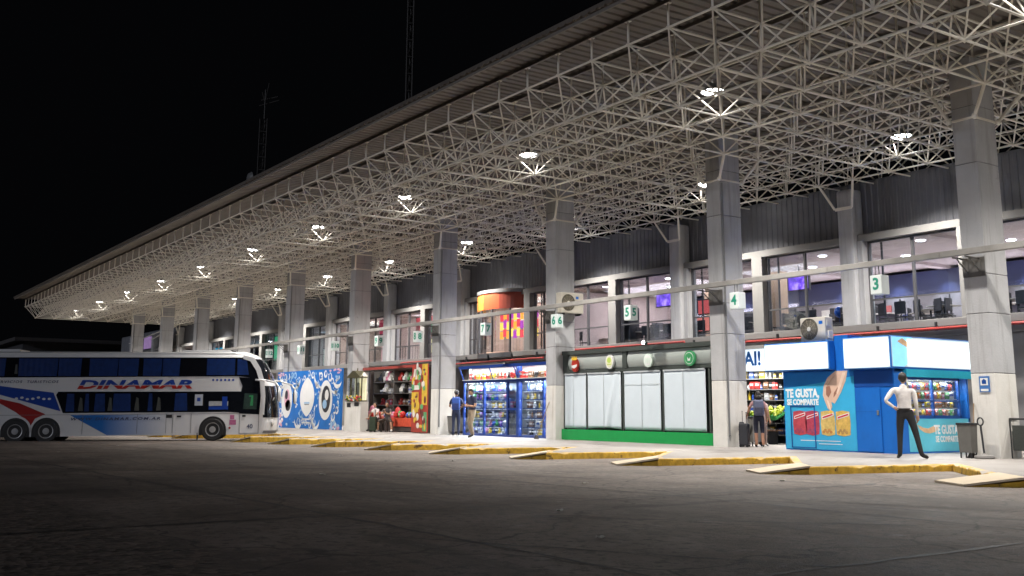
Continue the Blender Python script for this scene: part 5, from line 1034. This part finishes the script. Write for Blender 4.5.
# two men by the gift shop
h2 = hr + .35; vd = Vector((-math.sin(h2), math.cos(h2)))
person('person in navy clothes and white shoes wearing a bright blue backpack by the column', (-35.25, 21.4, 0), h2, navy, navy, shoew, dict(wrl=(-.16, .28, 1.12), ell=(-.27, .08, 1.14), wrr=(.16, .28, 1.12), elr=(.27, .08, 1.14), hir=(.09, 0, .9), anl=(-.12, .10, .09), tol=(-.16, .30, .035), knl=(-.11, .12, .5), head=(0, .05, 1.65), look=(-.2, 1, -.35)), H=1.74, hair='cap')
backpack('bright blue backpack on the back of the person in navy clothes', (-35.25 - vd.x * .2, 21.4 - vd.y * .2, 1.24), h2, pm('pack_blue', (.02, .07, .30)), pm('pack_blue_dark', (.012, .03, .14)), 1.0)
h3 = hr + math.pi - .5
pd = person('person in a navy polo shirt and khaki trousers walking and looking at a phone', (-32.5, 20.4, 0), h3, navy, khaki, shoeb, dict(ell=(-.25, .05, 1.13), wrl=(-.06, .27, 1.16), elr=(.25, .05, 1.13), wrr=(.06, .27, 1.17), hand_l=(.5, .8, .1), hand_r=(-.5, .8, .1), knl=(-.11, .12, .52), anl=(-.12, .02, .12), tol=(-.13, .2, .06), knr=(.11, .03, .50), anr=(.12, -.12, .10), tor=(.15, .06, .035), head=(0, .05, 1.645), look=(0, 1, -.45)), H=1.74, build=1.1)
c_, s_ = math.cos(h3), math.sin(h3); px, py = (0 * c_ - .40 * s_) * .99, (0 * s_ + .40 * c_) * .99
t = thing('mobile_phone', 'small dark phone held by the person in the navy polo shirt', 'phone', (-32.5 + px, 20.4 + py, 1.17), h3, local=True); b = MB(); b.bbox(-.04, .04, -.01, .0, -.075, .075, .004); b.build('body', darkm, t); b = MB(); b.box(-.035, .035, -.013, -.0105, -.066, .066); b.build('screen', mat('phone_screen', (.1, .1, .12), .2, var=0, emit=(.5, .6, .8), es=.6), t)
# two seated people by the souvenir stall
seatJ = dict(pelvis=(0, 0, .56), waist=(0, .02, .70), chest=(0, .06, .90), neck=(0, .08, 1.06), nape=(0, .10, 1.13), shr=(.18, .06, 1.02), shl=(-.18, .06, 1.02), elr=(.22, .24, .80), ell=(-.22, .24, .80), wrr=(.04, .42, .86), wrl=(-.04, .42, .86), hand_r=(-.4, .2, .9), hand_l=(.4, .2, .9), hir=(.11, .03, .54), hil=(-.11, .03, .54), knr=(.30, .40, .50), knl=(-.30, .40, .50), anr=(.34, .38, .09), anl=(-.34, .38, .09), tor=(.38, .56, .035), tol=(-.38, .56, .035))
person('person with bare lower legs seated with hands clasped above a dark green bag', (-42.95, 22.42, 0), hr + math.pi + .15, pm('dark_grey_shirt', (.06, .05, .05)), pm('brown_shorts', (.06, .04, .03)), shoew, seatJ, H=1.72, legs='short')
sj = dict(seatJ); sj.update(knr=(.14, .42, .50), knl=(-.14, .42, .50), anr=(.14, .34, .09), anl=(-.14, .34, .09), tor=(.16, .52, .035), tol=(-.16, .52, .035), wrr=(.16, .40, .62), wrl=(-.16, .40, .62), hand_r=(0, 1, -.3), hand_l=(0, 1, -.3))
person('person in a white shirt seated beside the shrine', (-44.3, 22.55, 0), hr + math.pi - .3, wsh, pm('grey_trouser', (.10, .09, .09)), shoeb, sj, H=1.7)

# ------------------------------------------------------------------ double deck coach
HD = R(66.0); zb = -.385
bus = thing('double_decker_coach', 'white double decker coach with blue and red stripes parked nose in at the platform', 'coach', (-45.37, 15.15, zb), HD, local=True)
bus.rotation_euler = (0, R(-.75), HD); bus.rotation_mode = 'XYZ'
bwhite = mat('coach_white', (.66, .66, .67), .28, var=.03, scale=1.5, coat=.5); bglass = mat('coach_dark_glass', (.006, .007, .010), .06, var=0, spec=.6); bblue = mat('coach_blue', (.012, .05, .30), .3, var=.08, coat=.4); bred = mat('coach_red', (.33, .02, .02), .3, var=.08, coat=.4); blb = mat('coach_light_blue', (.03, .19, .52), .3, var=.12, scale=1.2, coat=.4); curt = mat('coach_curtain_blue', (.006, .026, .125), .35, var=.55, scale=5, coat=.6); bgrey = mat('coach_seam', (.18, .18, .19), .5)
W = 2.5; RE = -10.7
def front(z):      # how far the nose reaches at each height
    pts = ((.25, 2.62), (.5, 2.74), (1.0, 2.77), (1.6, 2.72), (2.4, 2.55), (3.0, 2.36), (3.5, 2.05), (3.7, 1.8), (3.85, 1.4))
    for (a, fa), (b_, fb) in zip(pts, pts[1:]):
        if z <= b_: u = max(0, (z - a) / (b_ - a)); return fa + (fb - fa) * u
    return pts[-1][1]
def inset(z): return 0 if z < 3.55 else (.02, .06, .14, .32)[min(3, int((z - 3.55) / .09))]
def outline(z, off=0.):
    F = front(z) + off; y0 = inset(z) - off; y1 = W - inset(z) + off; r = .78; pts = []
    for k in range(13):
        a = math.pi / 2 * k / 12; pts.append((F - r + r * math.sin(a) ** .9, y0 + (r * .85) * (1 - math.cos(a) ** .9)))
    right = pts; left = [(x, y1 - (y - y0)) for x, y in reversed(pts)]
    return right + left
zs = [.26, .4, .8, 1.2, 1.6, 2.0, 2.4, 2.8, 3.2, 3.55, 3.64, 3.73, 3.80, 3.86]
vs = []; rows = []
for z in zs:
    o_ = [(RE, inset(z))] + outline(z) + [(RE, W - inset(z))]; rows.append(len(o_)); vs += [(x, y, z) for x, y in o_]
K = rows[0]; fs = [(r * K + k, r * K + (k + 1) % K, (r + 1) * K + (k + 1) % K, (r + 1) * K + k) for r in range(len(zs) - 1) for k in range(K)] + [tuple(range((len(zs) - 1) * K, len(zs) * K)), tuple(range(K - 1, -1, -1))]
b = MB(); b.add(vs, fs); b.build('body', bwhite, bus)
def front_patch(z0, z1, k0, k1, off, name, m, par=bus):
    b = MB(); n = 8; vs = []
    for j in range(n + 1):
        z = z0 + (z1 - z0) * j / n; o_ = outline(z, off)[k0:k1]; vs += [(x, y, z) for x, y in o_]
    K = k1 - k0; b.add(vs, [(r * K + k, r * K + k + 1, (r + 1) * K + k + 1, (r + 1) * K + k) for r in range(n) for k in range(K - 1)]); return b.build(name, m, par, smooth=True)
front_patch(.98, 2.36, 1, 25, .012, 'lower_windscreen', bglass); front_patch(2.60, 3.54, 1, 25, .012, 'upper_windscreen', bglass); front_patch(.30, .42, 2, 24, .02, 'bumper', bgrey)
b = MB(); o_ = outline(.7, .015); lampg = mat('headlamp_glass', (.5, .5, .5), .1, var=0)
for k in (6, 19): x, y = o_[k]; b.ell((x - .02, y, .74), .06, .16, .13, 12, 8)
b.build('headlight', lampg, bus, smooth=True)
Ys = -.006
b = MB(); b.prism([(RE + .1, 2.74), (1.0, 2.78), (1.98, 2.66), (1.86, 3.1), (1.62, 3.52), (1.3, 3.60), (RE + .1, 3.60)], 'xz', -.012, 0); uw = b.build('upper_window_band', bglass, bus)
x = RE + .2
for wdt, gap in ((1.3, .10), (.45, .55), (1.55, .06), (.9, .35), (1.15, .05), (.8, .22), (.75, .06), (.7, .28), (1.0, .1)):
    if x + wdt > -.4: break
    b = MB(); n = max(4, int(wdt / .11)); vs = []
    for q in range(n + 1): vs += [(x + wdt * q / n, -.0145 - .003 * (q % 2), 2.80), (x + wdt * q / n + (.03 if q == n else 0), -.0145 - .003 * (q % 2), 3.55)]
    b.add(vs, [(2 * q, 2 * q + 2, 2 * q + 3, 2 * q + 1) for q in range(n)]); b.build('curtain', curt, uw, fix=False)
    x += wdt + gap
b = MB(); b.prism([(-.35, 2.83), (.85, 2.83), (.85, 3.55), (-.35, 3.55)], 'xz', -.018, -.012); b.build('curtain', curt, uw); b = MB(); b.prism([(.95, 2.84), (1.45, 2.84), (1.35, 3.50), (.95, 3.53)], 'xz', -.018, -.012); b.build('curtain', curt, uw)
for x in (-8.25, -5.0, -3.95, -2.9): b = MB(); b.prism([(x, 2.9), (x + .12, 2.9), (x + .09, 3.3), (x + .02, 3.3)], 'xz', -.0135, -.012); b.build('seat_headrest', mat('headrest_grey', (.05, .055, .05), .6) if 'headrest_grey' not in bpy.data.materials else bpy.data.materials['headrest_grey'], uw)
b = MB(); b.prism([(-6.20, 1.24), (-6.52, 2.0), (-6.44, 2.14), (1.10, 2.12), (1.10, 1.20), (.6, 1.24)], 'xz', -.012, 0); lw = b.build('lower_window_band', bglass, bus)
for x0, x1 in ((-6.1, -5.75), (-5.35, -5.15), (-4.95, -4.5), (-4.2, -3.45), (-2.75, -2.55), (-1.65, -1.1)): b = MB(); b.prism([(x0, 1.3), (x1, 1.3), (x1 - .04, 2.05), (x0 + .03, 2.05)], 'xz', -.017, -.012); b.build('curtain', curt, lw)
for x0 in (-5.6, -4.4, -3.3, -2.4): b = MB(); b.prism([(x0, 1.32), (x0 + .2, 1.32), (x0 + .15, 1.85), (x0 + .06, 1.9)], 'xz', -.0155, -.012); b.build('seat_headrest', bpy.data.materials['headrest_grey'], lw)
b = MB(); b.prism([(-.80, 1.52), (-.46, 1.52), (-.46, 2.0), (-.80, 2.0)], 'xz', -.017, -.012); b.build('notice', mat('coach_notice', (.45, .48, .55), .4, var=.1), lw); b = MB(); b.prism([(-.70, 1.70), (-.56, 1.70), (-.56, 1.86), (-.70, 1.86)], 'xz', -.020, -.017); b.build('notice_mark', bblue, lw)
b = MB(); b.prism([(-.20, 1.50), (.62, 1.50), (.62, 1.70), (-.20, 1.70)], 'xz', -.017, -.012); b.build('route_board', mat('route_board_grey', (.35, .36, .38), .5, var=.3, scale=10), lw); b = MB(); b.prism([(-.20, 1.34), (.62, 1.34), (.62, 1.48), (-.20, 1.48)], 'xz', -.017, -.012); b.build('route_strip', bblue, lw); b = MB(); b.prism([(.36, 1.36), (.58, 1.36), (.58, 1.9), (.36, 1.9)], 'xz', -.021, -.018); b.build('blue_sticker', bblue, lw)
# dark cab side with the driver's window, door below it
b = MB(); b.prism([(1.10, 1.16), (1.96, 1.12), (2.02, 2.5), (1.85, 2.70), (1.04, 2.74), (1.20, 2.36), (1.16, 2.13), (1.10, 2.1)], 'xz', -.013, 0); cs = b.build('cab_side_glass', bglass, bus)
b = MB(); b.prism([(1.26, 1.36), (1.84, 1.34), (1.86, 2.02), (1.30, 2.04)], 'xz', -.019, -.013); b.build('driver_window', mat('driver_window_glass', (.03, .05, .045), .1, var=.6, scale=3), cs); b = MB(); b.prism([(1.55, 1.5), (1.68, 1.5), (1.68, 1.95), (1.50, 1.95), (1.50, 1.88), (1.60, 1.88)], 'xz', -.023, -.019); b.build('green_reflection', mat('green_reflection_glow', (.02, .12, .05), .4, var=.3, emit=(.05, .7, .2), es=.06), cs)  # green reflection on the cab glass painted as a faintly glowing patch
b = MB(); b.box(1.12, 1.14, -.008, 0, .32, 1.16); b.box(1.93, 1.95, -.008, 0, .32, 1.12); b.box(1.12, 1.95, -.008, 0, .30, .32); dr = b.build('door', bgrey, bus); b = MB(); b.box(1.24, 1.38, -.02, 0, 1.02, 1.10); b.build('handle', blackm, dr)
b = MB()
for x in (-5.39, -3.16, -1.97, -1.69, -.93): b.box(x, x + .018, -.006, 0, .34, 1.18)
b.box(-6.3, 1.1, -.006, 0, 1.16, 1.175); b.box(RE, -6.3, -.006, 0, 1.16, 1.175); b.build('panel_seams', bgrey, bus)
b = MB(); b.box(-1.97, -1.72, -.012, 0, 1.0, 1.14); b.box(-1.52, -1.34, -.012, 0, 1.02, 1.10); b.build('hatch_latch', blackm, bus)
b = MB(); b.prism([(RE, 2.56), (-8.84, 2.40), (-6.63, 2.10), (-6.30, 1.32), (-6.95, 1.50), (-8.81, 2.04), (RE, 2.3)], 'xz', -.004, 0); b.build('blue_stripe', bblue, bus)
b = MB(); b.prism([(RE, 2.1), (-8.79, 1.86), (-7.94, 1.66), (-6.90, 1.20), (-7.30, 1.02), (-7.47, .66), (-7.70, 1.0), (-8.1, 1.3), (-8.77, 1.68), (RE, 1.95)], 'xz', -.005, -.001); b.build('red_stripe', bred, bus)
nt = blb.node_tree; tc = nt.nodes.new('ShaderNodeTexCoord'); sx_ = nt.nodes.new('ShaderNodeSeparateXYZ'); mr = nt.nodes.new('ShaderNodeMapRange'); mr.inputs[1].default_value = -4.6; mr.inputs[2].default_value = -1.9; mxn = nt.nodes.new('ShaderNodeMix'); mxn.data_type = 'RGBA'
nt.links.new(tc.outputs['Object'], sx_.inputs[0]); nt.links.new(sx_.outputs['X'], mr.inputs[0]); nt.links.new(mr.outputs[0], mxn.inputs[0]); mxn.inputs[6].default_value = (.02, .14, .45, 1); mxn.inputs[7].default_value = (.64, .65, .67, 1); nt.links.new(mxn.outputs[2], nt.nodes['Principled BSDF'].inputs['Base Color'])
b = MB(); b.prism([(-5.90, 1.15), (-4.37, .30), (-1.9, .30), (-1.9, 1.15)], 'xz', -.004, 0); b.build('fading_blue_panel', blb, bus)
blb = mat('coach_strip_blue', (.03, .19, .52), .3, var=.1)
b = MB(); 
for q in range(7): b.ell((-8.1 + .22 * q, -.006, 1.86 + .04 * math.sin(q * 2)), .07, .004, .05, 8, 5)
b.build('white_flecks', bwhite, bus)
# lettering: two coloured company name, small lines above and below
lt = bpy.data.materials.new('two_colour_lettering'); lt.use_nodes = True; nt = lt.node_tree; bs = nt.nodes['Principled BSDF']; tc = nt.nodes.new('ShaderNodeTexCoord'); sx_ = nt.nodes.new('ShaderNodeSeparateXYZ'); cr = nt.nodes.new('ShaderNodeValToRGB'); ma = nt.nodes.new('ShaderNodeMath'); ma.operation = 'ADD'; ma.inputs[1].default_value = .5
nt.links.new(tc.outputs['Object'], sx_.inputs[0]); nt.links.new(sx_.outputs['Z'], ma.inputs[0]); nt.links.new(ma.outputs[0], cr.inputs[0]); cr.color_ramp.interpolation = 'CONSTANT'; e = cr.color_ramp.elements; e[0].color = (.40, .02, .015, 1); e[0].position = 0; e[1].color = (.62, .62, .63, 1); e[1].position = .475; q = e.new(.495); q.color = (.012, .05, .30, 1); nt.links.new(cr.outputs[0], bs.inputs['Base Color']); bs.inputs['Roughness'].default_value = .35
text('DINAMAR', .50, lt, bus, (-3.35, -.010, 2.42), off=.020, ext=.003, shear=.25, sx=2.1)
tdk = mat('small_grey_lettering', (.05, .06, .12), .5, var=0)
text('SERVICIOS  TURISTICOS', .155, tdk, bus, (-7.75, -.008, 2.56), off=.002, ext=.002, shear=.2, sx=1.25, space=1.25); text('WWW.DINAMAR.COM.AR', .16, tdk, bus, (-4.05, -.010, .98), off=.004, ext=.002, shear=.2, sx=1.55, space=1.35); text('40', .26, tdk, bus, (1.57, -.008, .60), off=.004, ext=.002)
b = MB()
for q in range(6): b.prism([(-.06 + .17 * q + .05 * math.cos(a * math.pi / 5), 2.62 + .05 * math.sin(a * math.pi / 5)) for a in range(10)], 'xz', -.006, 0)
b.build('blue_dots', bblue, bus); b = MB(); b.prism([(.70, .68), (.98, .68), (.98, .90), (.70, .90)], 'xz', -.005, 0); b.prism([(.72, .92), (.90, .92), (.90, 1.1), (.72, 1.1)], 'xz', -.005, 0); b.build('pink_stickers', mat('sticker_pink', (.42, .12, .25), .5, var=.5, scale=14), bus); b = MB(); b.ell((.72, -.005, .55), .05, .01, .05, 10, 6); b.build('side_marker', bred, bus)
# white wing line at the front of the side, pillar, roof units
b = MB(); b.prism([(1.20, 3.70), (1.66, 3.60), (1.96, 3.12), (2.14, 2.55), (2.20, 1.9), (2.18, 1.1), (1.98, 1.1), (2.0, 1.9), (1.94, 2.52), (1.76, 3.04), (1.50, 3.44), (1.18, 3.54)], 'xz', -.03, .05); b.build('front_pillar', bwhite, bus)
b = MB(); b.bbox(-9.3, -8.2, .5, 2.0, 3.84, 3.98, .05); b.bbox(-1.5, .6, .6, 1.9, 3.84, 3.95, .05); b.build('roof_unit', bwhite, bus)
# wheels and arches
tyre = blackm; rim = mat('wheel_steel', (.50, .50, .51), .35, .5, var=.2, scale=6)
for ux, dz, sides in ((0, 0, 1), (-6.83, 0, 1), (-8.06, 0, 1)):
    a = MB(); n = 16; r1, r0 = .66, .575; ring_o = [(ux + r1 * math.cos(math.pi * k / n), .48 + r1 * math.sin(math.pi * k / n)) for k in range(n + 1)]; ring_i = [(ux + r0 * math.cos(math.pi * k / n), .48 + r0 * math.sin(math.pi * k / n)) for k in range(n + 1)]
    for k in range(n): a.prism([ring_o[k], ring_o[k + 1], ring_i[k + 1], ring_i[k]], 'xz', -.03, .02)
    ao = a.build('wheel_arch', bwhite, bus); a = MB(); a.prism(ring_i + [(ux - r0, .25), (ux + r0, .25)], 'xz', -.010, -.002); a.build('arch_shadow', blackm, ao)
    for yy, sg in ((.10, -1), (W - .10, 1)):
        w = MB(); w.rev([(.27, -.13), (.44, -.135), (.485, -.10), (.49, 0), (.485, .10), (.44, .135), (.27, .13)], (ux, yy + .0, .49), 36, 'y', cap=False); wo = w.build('wheel', tyre, bus, smooth=False)
        w = MB(); s_ = sg * .135; w.rev([(.30, s_), (.27, s_ * .95), (.25, s_ * .55), (.15, s_ * .5), (.13, s_ * .9), (.0, s_ * .95)], (ux, yy, .49), 24, 'y', cap=False)
        for q in range(10): an = q * math.pi / 5; w.ell((ux + .20 * math.cos(an), yy + s_ * .62, .49 + .20 * math.sin(an)), .022, .03, .022, 6, 4)
        w.build('rim', rim, wo)
b = MB(); b.prism([(-.62, .05), (-.58, .05), (-.58, .34), (-.62, .34)], 'yz', -.62, -.58) if False else b.box(-.66, -.62, .0, .3, .06, .36); b.build('mud_flap', blackm, bus)
# mirrors on long curved arms
for side, pts, head in ((0, [(1.75, -.02, 2.62), (2.2, -.14, 2.60), (2.62, -.25, 2.50), (2.80, -.28, 2.28)], (2.80, -.28, 1.98)), (1, [(2.2, 2.35, 2.68), (2.75, 2.68, 2.62), (3.25, 2.82, 2.45), (3.42, 2.85, 2.2)], (3.42, 2.85, 1.90))):
    b = MB(); b.path(pts, .042, 8); mo = b.build('mirror_arm', bwhite, bus, smooth=True); b = MB(); b.ell(head, .09, .14, .34, 12, 10); b.build('mirror_housing', bwhite, mo, smooth=True); b = MB(); b.ell((head[0] - .06, head[1], head[2]), .045, .115, .29, 10, 8); b.build('mirror_glass', bglass, mo, smooth=True)
b = MB(); b.tube((1.9, .3, 3.3), (2.45, .45, 2.75), .018); b.tube((2.2, 1.2, 2.7), (2.1, 1.9, 3.3), .014); b.build('wiper', blackm, bus)

# ------------------------------------------------------------------ things in the dark behind the terminal
mastm = mat('mast_steel', (.03, .026, .024), .6)
def mast(lb, x, y, z0, z1, w, top=True):
    t = thing('lattice_mast', lb, 'mast', (x, y, z0)); b = MB(); n = int((z1 - z0) / 1.1); c3 = [(math.cos(a), math.sin(a)) for a in (.5, 2.6, 4.7)]
    for k in range(n):
        za, zb_ = z0 + (z1 - z0) * k / n, z0 + (z1 - z0) * (k + 1) / n
        for q in range(3):
            p, r = c3[q], c3[(q + 1) % 3]; b.tube((x + p[0] * w, y + p[1] * w, za), (x + p[0] * w, y + p[1] * w, zb_), .06, 5, cap=False); b.tube((x + p[0] * w, y + p[1] * w, za), (x + r[0] * w, y + r[1] * w, zb_), .035, 4, cap=False); b.tube((x + p[0] * w, y + p[1] * w, za), (x + r[0] * w, y + r[1] * w, za), .035, 4, cap=False)
    b.build('lattice', mastm, t)
    if top:
        b = MB(); b.tube((x, y, z1), (x, y, z1 + 2.6), .06); 
        for dx, zz in ((1.3, 1.5), (.9, 1.9)): b.tube((x - dx, y, z1 + zz), (x + dx, y + .8, z1 + zz), .06)
        b.tube((x, y, z1 + 1.5), (x + .8, y, z1 + 3.0), .05); b.tube((x, y, z1 + 1.5), (x - .8, y, z1 + 2.6), .05); b.build('antenna', mastm, t)
        b = MB(); b.rev([(.05, -.3), (.45, -.2), (.6, 0), (.58, .02)], (x - .9, y - .6, 20.1), 14, 'y', cap=False); b.build('dish', greym, t)
mast('thin dark lattice mast with a cross antenna rising behind the canopy', -82, 30.3, 8.6, 25.2, .35); mast('second thin dark mast without a visible top behind the canopy', -56.3, 30.3, 8.6, 29, .22, False)
t = thing('far_building', 'low unlit building beyond the far end of the terminal', 'building', (-150, 30, -.5)); b = MB(); b.box(-175, -125, 20, 60, -.6, 8.2); b.build('wall', mat('unlit_wall', (.05, .05, .055), .8), t); b = MB(); b.box(-176, -124, 19, 61, 8.2, 8.6); b.build('roof', mat('unlit_roof', (.06, .055, .055), .8), t)
b = MB()
for k in range(8): b.box(-124.9, -124.8, 24 + 4 * k, 26 + 4 * k, 3, 5)
b.build('window', darkm, t)
def shrub(lb, x, y, h, r):
    t = thing('shrub', lb, 'shrub', (x, y, 0), group='shrubs at the far end of the platform'); b = MB(); b.tube((x, y, -.1), (x, y, h * .6), .12, 7, .06)
    for k in range(5): a = k * 1.3; b.tube((x, y, h * .4), (x + r * .6 * math.cos(a), y + r * .6 * math.sin(a), h * .8), .05, 5, .02)
    b.build('trunk', mat('bark', (.08, .06, .045), .9) if 'bark' not in bpy.data.materials else bpy.data.materials['bark'], t); b = MB(); rr2 = random.Random(int(-x))
    cl_ = [(rr2.gauss(0, r * .42), rr2.gauss(0, r * .42), h * .68 + rr2.gauss(0, h * .15), rr2.uniform(.35, .7)) for _ in range(16)]
    for cx, cy, cz, cr_ in cl_:
        for q in range(70):
            d = Vector((rr2.gauss(0, 1), rr2.gauss(0, 1), rr2.gauss(0, 1))).normalized() * cr_ * rr2.uniform(.5, 1.1); c = Vector((x + cx, y + cy, cz)) + d; a = Vector((rr2.gauss(0, 1), rr2.gauss(0, 1), rr2.gauss(0, 1))).normalized() * .13; e_ = a.orthogonal().normalized() * .06
            b.add([c - a, c + e_, c + a, c - e_], [(0, 1, 2, 3)])
    b.build('crown', [mat('leaf_dull', (.16, .15, .13), .7, var=.3) if 'leaf_dull' not in bpy.data.materials else bpy.data.materials['leaf_dull']], t, fix=False)
shrub('rounded dull shrub beyond the last canopy column', -93.0, 25.0, 5.6, 2.2); shrub('smaller dull shrub behind the rounded one at the far end', -97.5, 28.5, 6.4, 1.8)

# scraps of paper blown about the yard
scrap = mat('scrap_paper', (.55, .53, .48), .8); rs = random.Random(21); sp0 = None
for (x, y) in ((-13.2, 10.4), (-17.8, 8.0), (-9.6, 7.2), (-21.5, 13.0), (-33.0, 6.5), (-26.0, 12.2), (-12.0, 13.6), (-7.4, 6.0), (-38.5, 9.5)):
    if sp0 is None:
        b = MB(); n = 5; vs = []
        for j in range(n):
            for i in range(n): vs.append((-.05 + .025 * i + rs.uniform(-.006, .006), -.035 + .018 * j, .008 + rs.uniform(0, .022)))
        b.add(vs, [(j * n + i, j * n + i + 1, (j + 1) * n + i + 1, (j + 1) * n + i) for j in range(n - 1) for i in range(n - 1)]); o = b.build('paper_scrap', scrap, fix=False); md = o.modifiers.new('thickness', 'SOLIDIFY'); md.thickness = .002; sp0 = o
    else: o = sp0.copy(); C.objects.link(o)
    tag(o, 'small crumpled scrap of pale paper lying on the dark yard', 'litter', 'paper scraps on the yard'); o.location = (x, y, zroad(x) + .002); o.rotation_euler.z = rs.uniform(0, 6)

# ------------------------------------------------------------------ night sky and one faint cool yard light from behind the camera
w = bpy.data.worlds.new('World'); SC.world = w; w.use_nodes = True; bg = w.node_tree.nodes['Background']; bg.inputs[0].default_value = (.75, .8, 1.0, 1); bg.inputs[1].default_value = .0011
sun = bpy.data.lights.new('yard_light', 'SUN'); sun.energy = .40; sun.angle = R(3); sun.color = (.84, .88, 1.0)
so = bpy.data.objects.new('yard_light', sun); C.objects.link(so); so.rotation_euler = Vector((-.28, .92, -.25)).to_track_quat('-Z', 'Y').to_euler()
SC.view_settings.view_transform = 'Standard'; SC.view_settings.look = 'None'; SC.view_settings.exposure = .55; SC.view_settings.gamma = 1
SC.render.engine = 'CYCLES'; cy = SC.cycles; cy.use_denoising = True; cy.max_bounces = 7; cy.diffuse_bounces = 4; cy.glossy_bounces = 3; cy.transparent_max_bounces = 12; cy.sample_clamp_indirect = 4; cy.use_light_tree = True; cy.caustics_reflective = False; cy.caustics_refractive = False
